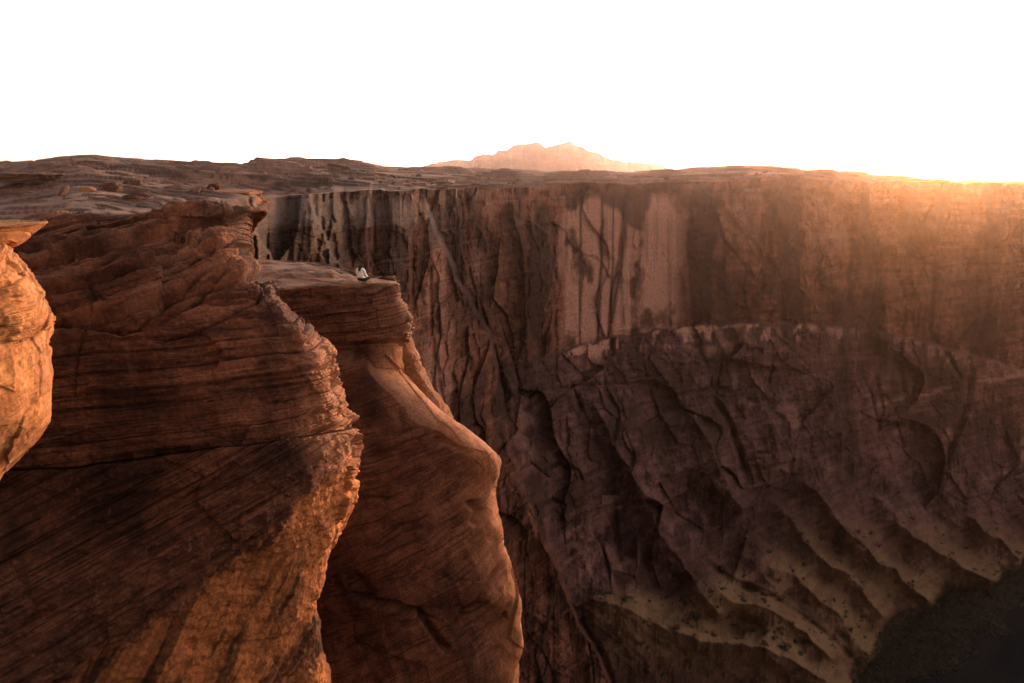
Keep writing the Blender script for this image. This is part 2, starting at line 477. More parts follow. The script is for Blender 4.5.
    # right-hand part of the upper wall: slanting joints
    for pts, w_, dp in (
        ([(715, 196), (722, 240), (742, 262), (762, 290)], 2, 5), ([(735, 225), (752, 243), (766, 262)], 2, 4), ([(770, 195), (776, 240), (784, 300), (780, 322)], 2.5, 6),
        ([(800, 190), (815, 210), (790, 245), (786, 262)], 2, 4), ([(838, 200), (846, 230), (856, 262), (848, 300)], 2, 5), ([(866, 215), (880, 250), (872, 300), (868, 325)], 2, 4),
        ([(890, 260), (905, 300), (898, 360), (905, 400)], 2.5, 5), ([(935, 280), (930, 330), (942, 380)], 2, 3), ([(985, 240), (990, 300), (978, 345), (962, 372)], 3, 6),
        ([(1024, 300), (998, 340), (972, 368), (966, 400), (950, 450), (938, 500)], 4, 9), ([(930, 335), (950, 360), (965, 385)], 2, 5), ([(1024, 345), (1000, 330)], 2, 4),
        ([(862, 375), (872, 395), (880, 425), (876, 432)], 2, 4), ([(876, 378), (884, 408), (880, 426)], 2, 5), ([(896, 420), (904, 445)], 2, 4),
        ([(545, 470), (558, 462), (578, 472), (584, 485)], 1.8, 6), ([(540, 505), (552, 498), (564, 505), (560, 520)], 1.8, 6),
        ([(516, 470), (528, 505), (542, 540)], 2, 8), ([(606, 390), (618, 415), (612, 450)], 3, 10), ([(612, 450), (615, 500), (618, 560)], 2.5, 6),
        ([(716, 400), (732, 430), (752, 485)], 3, 12), ([(570, 380), (586, 420)], 2, 5), ([(640, 340), (646, 380)], 1.6, 4), ([(725, 345), (716, 400)], 2, 4), ([(775, 350), (768, 385)], 2, 4),
        ([(430, 250), (432, 330), (445, 420)], 2, 3), ([(413, 240), (414, 300)], 2, 4), ([(545, 390), (600, 384), (680, 372)], 2.2, 4), ([(652, 400), (700, 392), (740, 386)], 2, 3)):
        crack(pts, w_, dp)
    # lower-left alcove and buttresses
    ridge([(590, 395), (612, 440), (640, 490), (668, 540), (700, 592), (722, 618)], 9, 16, 22)
    ridge([(685, 412), (712, 450), (728, 490), (742, 520)], 14, 12, 26)
    ridge([(640, 480), (680, 466), (712, 480), (728, 505)], 10, 14, 14)
    ridge([(520, 470), (534, 520), (560, 580), (580, 610)], 8, 8, 12)
    ridge([(752, 385), (768, 430), (782, 470)], 16, 14, 14)
    ridge([(735, 555), (752, 560), (776, 600)], 18, 16, 16)
    step_([(640, 560), (600, 545), (560, 545)], 5, -12, 1, 40)
    # talus spurs running down to the river
    T_ = []
    T_.append(ridge([(700, 566), (716, 588), (745, 602), (790, 622), (846, 662)], 24, 12, 34, sharp=0, fade=.34))
    crack([(704, 560), (735, 582), (770, 596), (810, 622), (852, 655)], 3.5, 10)
    T_.append(ridge([(792, 470), (824, 498), (860, 540), (902, 578), (940, 606)], 14, 20, 22, sharp=0, fade=.34))
    T_.append(ridge([(768, 500), (800, 535), (850, 580), (890, 620)], 11, 15, 15, sharp=0, fade=.34))
    T_.append(ridge([(862, 486), (900, 520), (950, 560), (1004, 588)], 16, 21, 24, sharp=0, fade=.34))
    T_.append(ridge([(742, 560), (790, 575), (830, 610), (882, 668)], 12, 14, 13, sharp=0, fade=.34))
    T_.append(ridge([(566, 588), (610, 604), (680, 630), (760, 648), (880, 700)], 30, 14, 30, sharp=0, fade=.34))
    T_.append(ridge([(960, 505), (985, 530), (1030, 562)], 12, 18, 17, sharp=0, fade=.34))
    T_.append(ridge([(1010, 490), (1060, 530), (1110, 560)], 12, 18, 18, sharp=0, fade=.34))
    rd = np.zeros_like(D)
    for t_, sd in T_:
        rd = np.maximum(rd, np.clip(t_ * 1.8, 0, 1) * np.where(sd > 0, .7, 1.0))  # lower-left flanks less tan, their shade put into the colour
    # gullies on the talus
    gu = (X * .62 - Y * .78)
    d += tal * (2.0 * (ridged(gu / 16, (X + Y) / 90, 3, 71) - .5) + 1.2 * fbm(px / 8, py / 8, None, 5, 72))
    # rubbly area at bottom left
    rub = sstep(575, 600, py) * sstep(700, 560, px)
    d += rub * 3 * (ridged(gu / 9, (X + Y) / 40, 3, 75) - .5)

    D = D - d * scale
    G = P(px, py, D)
    # stop the talus under the river bed
    G[..., 2] = np.maximum(G[..., 2], -8)
    # masks: old faces are varnished, fresh scars pale; crease and gully shade painted in
    def blob(x0, x1, y0, y1, f=8):
        return sstep(x0 - f, x0 + f, X2) * sstep(x1 + f, x1 - f, X2) * sstep(y0 - f * 2, y0 + f * 2, Y2) * sstep(y1 + f * 2, y1 - f * 2, Y2)
    X2 = px + 9 * fbm(px / 14, py / 30, None, 4, 90); Y2 = py + 16 * fbm(px / 14, py / 30, None, 4, 91)
    n1 = fbm(px / 18, py / 55, None, 4, 82)
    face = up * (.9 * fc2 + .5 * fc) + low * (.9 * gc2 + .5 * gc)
    varn_shade = sstep(-.05, .55, n1 + .9 * face + .05) * .75
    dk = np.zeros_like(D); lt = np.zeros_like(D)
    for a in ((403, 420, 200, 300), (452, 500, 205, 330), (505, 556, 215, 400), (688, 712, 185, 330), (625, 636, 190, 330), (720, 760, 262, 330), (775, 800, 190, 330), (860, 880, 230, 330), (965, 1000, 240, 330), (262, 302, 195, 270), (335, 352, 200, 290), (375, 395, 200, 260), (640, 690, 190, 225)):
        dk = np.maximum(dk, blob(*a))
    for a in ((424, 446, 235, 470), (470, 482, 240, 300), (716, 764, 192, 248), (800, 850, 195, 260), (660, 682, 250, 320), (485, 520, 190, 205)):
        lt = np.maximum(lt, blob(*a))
    varn_shade = np.clip(varn_shade + .55 * dk - .6 * lt + .4 * sstep(420, 380, px), 0, .92)
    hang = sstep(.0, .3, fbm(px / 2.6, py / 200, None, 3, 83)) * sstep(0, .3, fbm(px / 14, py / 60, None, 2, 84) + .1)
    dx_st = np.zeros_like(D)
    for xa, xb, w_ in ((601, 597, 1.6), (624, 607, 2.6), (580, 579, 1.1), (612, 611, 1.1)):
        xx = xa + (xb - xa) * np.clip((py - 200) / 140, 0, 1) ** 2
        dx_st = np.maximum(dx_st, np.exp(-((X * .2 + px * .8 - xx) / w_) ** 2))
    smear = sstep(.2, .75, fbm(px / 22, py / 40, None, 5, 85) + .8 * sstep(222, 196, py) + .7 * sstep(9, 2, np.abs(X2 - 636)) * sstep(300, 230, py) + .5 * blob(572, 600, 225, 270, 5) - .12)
    varn_shade = varn_shade * (1 - panel) * (1 - tal) + panel * np.clip(.35 * hang + .9 * dx_st + .65 * smear, 0, .92)
    varn_shade = varn_shade + .45 * np.exp(-((X - xc - 2) / 5) ** 2) * (py < 420)  # darkens the sun-catching side of the crease, shade painted in
    varn_shade = varn_shade + tal * .45 * (1 - np.clip(rd * 2, 0, 1))  # dark scree in gullies, with the spurs' shade painted into the colour
    pale = .85 * panel * (1 - .7 * smear) + .38 * lt * up * (1 - panel) * (1 - varn_shade)
    below = (py - lg)
    blot = sstep(-.1, .5, fbm(px / 6, py / 14, None, 4, 86) + .55 * np.exp(-(below / 12) ** 2) - .35) * sstep(0, 3, below) * sstep(34, 8, below) * sstep(550, 575, px)
    band2 = np.exp(-((py - polyy([(840, 412), (900, 398), (960, 384), (1024, 372), (1100, 360)], px) - 2) / 3.5) ** 2) * sstep(850, 890, px) * sstep(-.2, .3, fbm(px / 12, py / 4, None, 3, 87) + .1)
    scar = low * (1 - tal) * sstep(.25, .6, gc2 + .4 * fbm(px / 12, py / 12, None, 3, 92)) * .3
    pale = np.clip(pale + .8 * blot * sstep(900, 720, px) + .3 * blot + .45 * band2 + scar, 0, .9)
    varn_shade = np.clip(varn_shade * (1 - .8 * blot) * (1 - .6 * band2), 0, .92)
    sand_glow = np.clip(tal * (.08 + .92 * rd) * sstep(480, 610, py) * (.55 + .45 * sstep(-.5, .3, fbm(px / 9, py / 9, None, 5, 88))), 0, 1)  # tan scree, spur crests brightened in colour as if lit
    mask = np.stack([varn_shade, pale, sand_glow], -1)
    form = low * (1 - .6 * sstep(780, 1000, px) * sstep(500, 400, py)) * (1 - .5 * sand_glow)
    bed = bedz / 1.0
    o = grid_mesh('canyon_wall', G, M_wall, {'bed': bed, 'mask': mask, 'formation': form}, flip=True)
    tag(o, kind='structure')
    return G, px, py, tal, sand_glow, rim, pxs
WG, Wpx, Wpy, Wtal, Wsand, Wrim, Wpxs = far_wall()

# ------------------------------------------------------------------ plateau beyond the rim
HOR = [(-400, 162), (0, 161), (55, 158), (76, 155), (88, 152), (104, 152), (120, 157), (165, 157), (205, 160.5), (300, 160), (330, 159.5), (372, 163), (440, 163.5), (482, 166), (560, 168), (640, 168),
       (668, 166), (692, 163.5), (740, 161.5), (796, 163), (802, 166), (832, 167.5), (850, 172.5), (880, 173.5), (902, 171.5), (922, 176.5), (1024, 179), (1400, 184)]
HORD = [(-400, 900), (200, 1300), (480, 1500), (640, 1500), (690, 900), (800, 850), (850, 1200), (1400, 2600)]
def plateau():
    pxs = np.concatenate([np.linspace(-400, -30, 60, endpoint=False), np.linspace(-30, 1050, 900, endpoint=False), np.linspace(1050, 1400, 60)])
    nv = 460
    Dr = polyy(RIMD, pxs); Dh = polyy(HORD, pxs)
    inside = (pxs >= 195) & (pxs <= 1300)
    rimpy = polyy(RIM, pxs)
    wl = np.interp(pxs, Wpxs, np.arange(len(Wpxs)))
    # start exactly on the top edge of the canyon wall where there is one
    top = WG[0]
    sx = np.interp(pxs, Wpxs, top[:, 0]); sy = np.interp(pxs, Wpxs, top[:, 1]); sz = np.interp(pxs, Wpxs, top[:, 2])
    e = P(pxs, rimpy, Dr)
    wi = sstep(195, 215, pxs) * sstep(1300, 1290, pxs)
    start = e * (1 - wi[:, None]) + np.stack([sx, sy, sz], -1) * wi[:, None]
    start = np.where((wi > .999)[:, None], np.stack([sx, sy, sz], -1), start)
    D0 = start[:, 1]
    az = (e / e[:, 1:2])[:, 0]                 # x per metre ahead
    t = np.linspace(0, 1, nv)[:, None] ** 1.0
    Dfar = 33000.0
    # rows: log spaced; half of them before the skyline
    lt = np.log(D0)[None, :]; lh = np.log(Dh)[None, :]; lf = math.log(Dfar)
    ts = .8
    lD = np.where(t < ts, lt + (lh - lt) * (t / ts), lh + (lf - lh) * ((t - ts) / (1 - ts)))
    D = np.exp(lD)
    hp = polyy(HOR, pxs) + 4.4; ker = np.exp(-np.linspace(-2.5, 2.5, 141) ** 2); ker /= ker.sum()
    hp_s = np.convolve(np.pad(hp, 70, mode='edge'), ker, 'valid')
    Dh = np.convolve(np.pad(Dh, 70, mode='edge'), ker, 'valid')
    zh = P(pxs, hp_s, Dh)[:, 2]; zb = P(pxs, hp, Dh)[:, 2] - zh
    lt = np.log(D0)[None, :]; lh = np.log(Dh)[None, :]
    sm = lambda a_: np.convolve(np.pad(a_, 40, mode='edge'), np.ones(81) / 81, 'valid')
    lts = np.log(sm(D0))[None, :]
    lD = np.where(t < ts, lts + (lh - lts) * (t / ts), lh + (lf - lh) * ((t - ts) / (1 - ts))) + (lt - lts) * sstep(.16, 0, t)
    D = np.exp(lD)
    k = np.clip((lD - lts) / (lh - lts), 0, 1)
    z0 = start[:, 2]; z0s = sm(z0)
    z = z0s[None, :] + (zh - z0s)[None, :] * (k * .55 + .45 * sstep(.2, 1, k))
    z = z + (z0 - z[0])[None, :] * sstep(.12, 0, (lD - lt) / (lh - lt))
    z = z + zb[None, :] * sstep(.78, 1, k)
    beyond = np.clip((lD - lh) / (lf - lh), 0, 1)
    z = z - ((zh + zb)[None, :] - (CAMZ - 34)) * sstep(0, .5, beyond)
    x = start[:, 0][None, :] + az[None, :] * (D - D0[None, :]) 
    x = np.where(wi[None, :] > 0, x, az[None, :] * D)
    # benches and swales, flattened near the edge and towards the skyline
    env = sstep(.0, .12, (lD - lt) / (lh - lt)) * (1 - .82 * sstep(.6, .95, k)) * (1 - .9 * sstep(0, .3, beyond))
    rel = D / 300.0
    nearf = sstep(900, 350, D)
    a = fbm(x / 90, D / 70, None, 5, 101) * nearf + fbm(x / 90, D / 90, None, 3, 101) * (1 - nearf)
    a2 = fbm(x / 28, D / 20, None, 4, 102) * nearf + fbm(x / 40, D / 45, None, 2, 102) * (1 - nearf)
    amp = 5.5 * np.clip(rel, .5, 1.6)
    hh = amp * a + 2.6 * a2 * np.clip(rel, .5, 1)
    st = 1.1 * np.clip(rel, .3, 2.0)
    q = hh / st; qi = np.floor(q); qf = q - qi
    hh = (qi + sstep(.78, .97, qf)) * st * .85 + hh * .15
    z = z + env * hh
    z += .5 * env * nearf * np.clip(rel, .2, 1.2) * fbm(x / 9, D / 11, None, 2, 104) + .12 * sstep(160, 60, D) * fbm(x / 2.5, D / 2.5, None, 3, 109)
    z = np.where(beyond > 0, z + 4 * fbm(x / 400, D / 300, None, 4, 105) * sstep(0, .1, beyond), z)
    # left side: ledges of the nearer slickrock
    G = np.stack([x, D, z], -1)
    G[0, :, 2] -= 6; G[0, :, 1] += .6      # the top sheet runs down behind the wall's lip
    bed = z + .8 * a
    gap = fbm(x / 60, D / 40, None, 4, 106)
    varn_shade = np.clip(sstep(.1, .6, gap) * .5 + .5 * sstep(.75, .9, qf) * env, 0, .9)  # varnish patches; ledge risers darkened as painted shade
    pale = sstep(.15, .6, fbm(x / 35, D / 22, None, 4, 107)) * .45 + .25 * sstep(380, 480, pxs)[None, :] * sstep(.1, .4, k)
    sand_glow = sstep(.1, .6, fbm(x / 120, D / 70, None, 3, 108)) * .3
    o = grid_mesh('plateau', G, M_plat, {'bed': bed * 1.0, 'mask': np.stack([varn_shade, np.clip(pale, 0, .7), sand_glow], -1)}, flip=True)
    tag(o, kind='structure')
    return G
PG = plateau()

# canyon floor and everything under the frame's edge
def sheet(name, x0, x1, y0, y1, z, nx, ny, mat, amp=0, seed=0, sc_=40):
    X, Y = np.meshgrid(np.linspace(x0, x1, nx), np.linspace(y0, y1, ny))
    Z = np.full_like(X, z) + amp * fbm(X / sc_, Y / sc_, None, 4, seed)
    G = np.stack([X, Y, Z], -1)
    return grid_mesh(name, G, mat, {'bed': Z, 'mask': np.stack([Z * 0 + .1, Z * 0 + .1, Z * 0 + .2], -1)})

m, nt, b = nt_new('river_water')
b.inputs['Base Color'].default_value = (.012, .02, .024, 1); b.inputs['Roughness'].default_value = .08
tcn = nt.nodes.new('ShaderNodeTexCoord'); nn = nt.nodes.new('ShaderNodeTexNoise'); nn.inputs['Scale'].default_value = .25; nn.inputs['Detail'].default_value = 4
bp = nt.nodes.new('ShaderNodeBump'); bp.inputs['Strength'].default_value = .25; bp.inputs['Distance'].default_value = .3
nt.links.new(tcn.outputs['Object'], nn.inputs['Vector']); nt.links.new(nn.outputs['Fac'], bp.inputs['Height']); nt.links.new(bp.outputs[0], b.inputs['Normal'])
river = sheet('river', -250, 900, 30, 900, 0, 60, 60, m)
tag(river, kind='structure')
def hit(px, py, z):
    a = P(px, py, 1.0); k = (z - CAMZ) / (a[..., 2] - CAMZ)
    return np.stack([a[..., 0] * k, a[..., 1] * k, a[..., 2] * 0 + z], -1)
M_bank = rock_mat('river_bank', (.012, .011, .009), (.025, .021, .017), (.04, .032, .025), (.12, .1, .08), (.02, .018, .015), unit=5, bump=.6, bedk=1, fine=.3)
EA, EB = hit(940, 683, 0.), hit(1024, 612, 0.)
def bank():
    X, Y = np.meshgrid(np.linspace(60, 520, 300), np.linspace(200, 760, 300))
    ux, uy = (EB - EA)[:2] / np.linalg.norm((EB - EA)[:2])
    dist = (X - EA[0]) * uy - (Y - EA[1]) * ux           # positive on the near/right side: water
    dist = dist + 8 * fbm(X / 30, Y / 30, None, 3, 601)
    Z = 3.0 * sstep(6, -14, dist) - 2.2 + .8 * fbm(X / 12, Y / 12, None, 4, 602)
    o = grid_mesh('riverbank', np.stack([X, Y, Z], -1), M_bank, {'bed': Z, 'mask': np.zeros(Z.shape + (3,))})
    tag(o, kind='structure')
    return X, Y, Z, dist
BX, BY, BZ, BD = bank()
tag(sheet('ground', -15000, 15000, -6000, -14, CAMZ - 3, 200, 120, M_plat, 2.0, 5, 60), kind='structure')

# ------------------------------------------------------------------ near rocks
def with_back(rows, dD=(5, 14), dpx=(14, 95)):
    """close each row round the far side"""
    out = []
    for r in rows:
        px, py, D = r[-1]
        out.append(list(r) + [(px - dpx[0], py + 1, D + dD[0]), (px - dpx[1], py + 4, D + dD[1])])
    return out

def table(rows):
    a = np.array(rows, float)
    return P(a[..., 0], a[..., 1], a[..., 2])

def rot_bed(Q, dip, yaw=0.0, lean=.12):
    a = rad(dip)
    n = np.array([-math.sin(a), lean, math.cos(a)])
    return Q @ n

def outcrop_a():
    rows = [
        [(-120, 330, 45), (-20, 320, 46), (40, 310, 47), (110, 300, 48), (160, 296, 49), (205, 292, 50), (228, 290, 50.5), (240, 290, 51)],
        [(-120, 262, 33), (-20, 252, 34), (40, 232, 35), (110, 228, 36), (160, 226, 37), (205, 224, 38), (226, 224, 38.5), (236, 226, 39)],
        [(-120, 242, 26), (-20, 236, 26.5), (26, 221, 27), (80, 212.5, 27.6), (140, 211, 28.2), (196, 209.5, 29), (238, 209, 30), (263, 211, 31)],
        [(-120, 258, 24.6), (-20, 252, 25.2), (26, 244, 25.8), (85, 236, 26.3), (145, 229, 27), (200, 224, 28), (240, 221, 29), (256, 221, 31)],
        [(-120, 285, 23.4), (-20, 276, 23.8), (30, 270, 24.4), (90, 264, 25), (150, 258, 25.4), (198, 252, 26.4), (230, 248, 27.4), (247, 246, 29.8)],
        [(-120, 320, 22.4), (-20, 310, 22.7), (30, 304, 23.1), (95, 300, 23.6), (160, 295, 24), (215, 288, 24.8), (254, 280, 25.6), (267, 277, 28)],
        [(-120, 350, 21.8), (-20, 345, 22), (30, 338, 22.2), (100, 334, 22.6), (170, 330, 23), (232, 325, 23.8), (288, 318, 24.6), (303, 320, 27.2)],
        [(-120, 395, 21.4), (-20, 390, 21.5), (30, 385, 21.7), (105, 381, 22), (180, 378, 22.5), (245, 374, 23.2), (313, 369, 24.0), (330, 368, 26.6)],
        [(-120, 440, 21), (-20, 438, 21.2), (30, 434, 21.3), (108, 430, 21.6), (190, 427, 22), (262, 424, 22.6), (316, 418, 23.7), (350, 414, 26.6)],
        [(-120, 490, 20.6), (-20, 488, 20.8), (30, 484, 21), (110, 480, 21.2), (200, 476, 21.6), (275, 470, 22.1), (322, 468, 23.3), (361, 468, 26.3)],
        [(-120, 555, 20), (-20, 550, 20.3), (30, 546, 20.5), (105, 540, 20.8), (190, 535, 21.3), (262, 530, 22), (312, 530, 23.5), (347, 532, 26.4)],
        [(-120, 630, 19.5), (-20, 626, 19.8), (30, 622, 20), (95, 617, 20.4), (165, 612, 21.2), (235, 606, 22.6), (288, 602, 24.4), (320, 604, 26.6)],
        [(-120, 715, 19), (-20, 712, 19.3), (30, 708, 19.6), (90, 704, 20.2), (155, 700, 21.2), (228, 697, 22.9), (290, 694, 24.9), (334, 692, 27.2)],
        [(-120, 900, 18.6), (-20, 895, 19), (30, 892, 19.4), (90, 890, 20.2), (155, 886, 21.4), (228, 882, 23.2), (290, 880, 25.2), (345, 878, 27.6)],
        [(-120, 1500, 18), (-20, 1500, 19), (30, 1500, 19.4), (90, 1500, 20.2), (155, 1500, 21.4), (228, 1500, 23.2), (290, 1500, 25.2), (350, 1500, 27.6)],
    ]
    nu, nv = 760, 1000
    G = loft(table(with_back(rows)), nv, nu)
    N = gnormals(G)
    N = np.where((N[nv // 2, nu // 3, 1] > 0), -N, N)
    px, py = proj(G)
    x, y, z = G[..., 0], G[..., 1], G[..., 2]
    w = .13 * fbm(x / 4, y / 4, z / 4, 3, 201)
    # three sets of cross-beds
    b1 = rot_bed(G, 21) + .5 * w
    b2 = rot_bed(G, 6) + .6 * w
    b3 = rot_bed(G, 29) + .4 * w
    wob = 5 * fbm(px / 50, py / 50, None, 2, 202)
    l12 = polyy([(-120, 330), (60, 322), (120, 330), (190, 305), (240, 282), (400, 262)], px) + wob * .5
    l23 = polyy([(-120, 470), (80, 468), (120, 462), (200, 449), (290, 437), (400, 424)], px) + wob * .4
    l34 = polyy([(-120, 780), (60, 686), (120, 640), (200, 590), (260, 545), (305, 505), (400, 440)], px) + wob
    z1 = sstep(1.5, -1.5, py - l12); z3 = sstep(-1, 1, py - l23); z2 = (1 - z1) * (1 - z3)
    z4 = sstep(-16, 22, py - l34 + 14 * fbm(px / 16, py / 16, None, 4, 203))
    bed = b1 * z1 + (b2 + 3) * z2 + (b3 + 7) * z3
    patch = lambda sd, sc_: sstep(-.3, .4, fbm(x / sc_, y / sc_, z / sc_, 3, sd))
    d1 = .60 * strata(b1 / .60, 211, part=.14, cut=.9) * (.75 + .25 * patch(2, 3)) + .26 * strata(b1 / .19, 212, part=.16, cut=.8) * (.5 + .5 * patch(3, 1.5)) + .07 * strata(b1 / .07, 213, cut=.6)
    d2 = .20 * strata(b2 / 1.1, 221, part=.06, cut=1.0) + .12 * strata(b2 / .33, 222, cut=.6) * patch(4, 2) + .05 * strata(b2 / .09, 223, cut=.5) * patch(5, 2)
    d3 = .16 * strata(b3 / .9, 231, part=.08, cut=.7) * patch(6, 4) + .10 * strata(b3 / .24, 232, cut=.7) * patch(7, 1.5) + .045 * strata(b3 / .08, 233, cut=.5)
    rightrough = sstep(240, 320, px) * sstep(560, 470, py)
    d = z1 * d1 + z2 * d2 * (1 + .5 * rightrough) + z3 * (1 - z4) * d3 + z4 * .25 * d3
    # undercut along the long break, and the other breaks
    d -= .42 * np.exp(-((py - l23 + 2) / 4.0) ** 2) * sstep(70, 120, px) * (.4 + .6 * sstep(-.2, .3, fbm(px / 20, py * 0, None, 2, 9)))
    d -= .18 * np.exp(-((py - l12) / 2.5) ** 2)
    def crk(pts, wd, dp):
        nonlocal d
        q, sd, al = pdist(px + wob * .25, py + wob * .3, pts)
        e = sstep(0, .2, al) * sstep(1, .8, al)
        d = d - dp * np.exp(-(q / wd) ** 2) * e
    for pts, wd, dp in (
        ([(70, 325), (130, 322), (158, 300), (205, 275), (245, 262)], 2.0, .35), ([(150, 305), (185, 302), (232, 268)], 2, .3),
        ([(72, 325), (150, 322), (200, 300), (262, 302)], 1.6, .25), ([(150, 345), (200, 328), (255, 302), (262, 290)], 1.6, .3), ([(180, 268), (215, 250), (250, 232)], 2.2, .4),
        ([(60, 288), (100, 268), (150, 246), (200, 222)], 1.8, .3), ([(95, 292), (130, 282), (170, 262), (215, 238)], 1.8, .3),
        ([(130, 400), (210, 385), (280, 378), (330, 372)], 1.5, .14), ([(75, 500), (130, 480), (170, 470)], 1.5, .12),
        ([(70, 560), (150, 520), (230, 470), (280, 440)], 1.5, .14), ([(100, 660), (170, 605), (240, 552), (300, 498)], 2.2, .2),
        ([(262, 268), (266, 290), (280, 300)], 2, .4), ([(84, 270), (95, 300), (78, 350), (74, 430)], 1.8, .12)):
        crk(pts, wd, dp)
    # blocks on the broken right-hand nose
    nose = sstep(190, 330, px + 50 * fbm(x / 2.2, y / 2.2, z / 1.2, 3, 239)) * sstep(600, 480, py)
    u = x + .8 * y
    bb = b1 * z1 + b2 * z2 + b3 * z3
    nose = nose * (.12 + .88 * sstep(335, 375, py))
    d += nose * (.55 * blocks(bb / .85, u / 1.5, 248, .7, .06) + .26 * blocks(bb / .33, u / .7, 249, .7, .1) * patch(8, 1.2) + .10 * blocks(bb / .12, u / .3, 250, .6, .15) * patch(9, .8))
    d += (1 - z4) * (.26 * blocks(bb / .95, u / 2.6, 241, .75, .04) + .10 * blocks(bb / .30, u / 1.3, 242, .7, .10) + .05 * blocks(bb / .1, u / .55, 243, .6, .15) + z1 * .16 * blocks(b1 / .42, u / 1.7, 260, .75, .06))
    fcx, fex = facets(u / 2.4, z / 1.6, 242, .8)
    d += .26 * fcx * (1 - z4 * .7)
    # smooth scooped wall below
    d += z4 * (.35 * fbm(x / 2.5, y / 2.5, z / 3.5, 3, 243) - .25)
    d += .05 * fbm(x / .7, y / .7, z / .7, 4, 244) * (1 - .5 * z1) + .055 * fbm(x / .3, y / .3, z / .2, 3, 247) + .02 * fbm(x / .12, y / .12, z / .12, 2, 245)
    d += .12 * fbm(x / 4, y / 4, z / 4, 2, 246) * (1 - z1)
    # ragged leaning slabs along the crest
    vrow = np.linspace(0, 14, nv)[:, None]
    d = d * (.5 + .5 * sstep(1.9, 2.3, vrow)) * (1 - .45 * sstep(215, 235, px) * sstep(258, 235, py))
    G2 = G + N * d[..., None]
    # masks
    vs = fbm(x / 1.8, y / 1.8, z / 4, 4, 251)
    varn_shade = sstep(.0, .5, vs) * .55 + .25 * z3 * (1 - z4)
    streaks = (.65 * sstep(.12, .5, fbm((px + (py - 600) * .55) / 15, py / 120, None, 5, 252)) + .3 * sstep(0, .4, fbm((px + (py - 600) * .5) / 5, py / 90, None, 4, 255))) * z4
    varn_shade = varn_shade * (1 - z4) + .82 * streaks + .25 * z4 * sstep(160, 60, px)
    pale = .28 * z1 * sstep(.1, .5, fbm(x, y, b1 * 3, 3, 253)) + .5 * sstep(.7, .8, fbm(x / .16, y / .16, z / .16, 3, 254)) * sstep(460, 520, py)
    nose_sun = sstep(292, 325, px) * sstep(330, 350, py) * sstep(620, 560, py)  # nose painted golden and paler as if sunlit
    sand_glow = np.clip(z4 * .85 + .35 * nose_sun, 0, 1)  # orange of the scooped wall is sun glow put into the colour
    varn_shade = np.clip(varn_shade * (1 - .8 * nose_sun), 0, .85)
    pale = np.clip(pale + .5 * nose_sun, 0, 1)
    root = grid_mesh('rock_outcrop', G2, M_near, {'bed': bed, 'mask': np.stack([varn_shade, pale, sand_glow * (1 - varn_shade)], -1)})
    tag(root, 'huge dark red sandstone buttress with slanting beds, filling the left, beside the glowing golden slab', 'rock outcrop', kind='thing')
    return root, G2
OA, GA = outcrop_a()

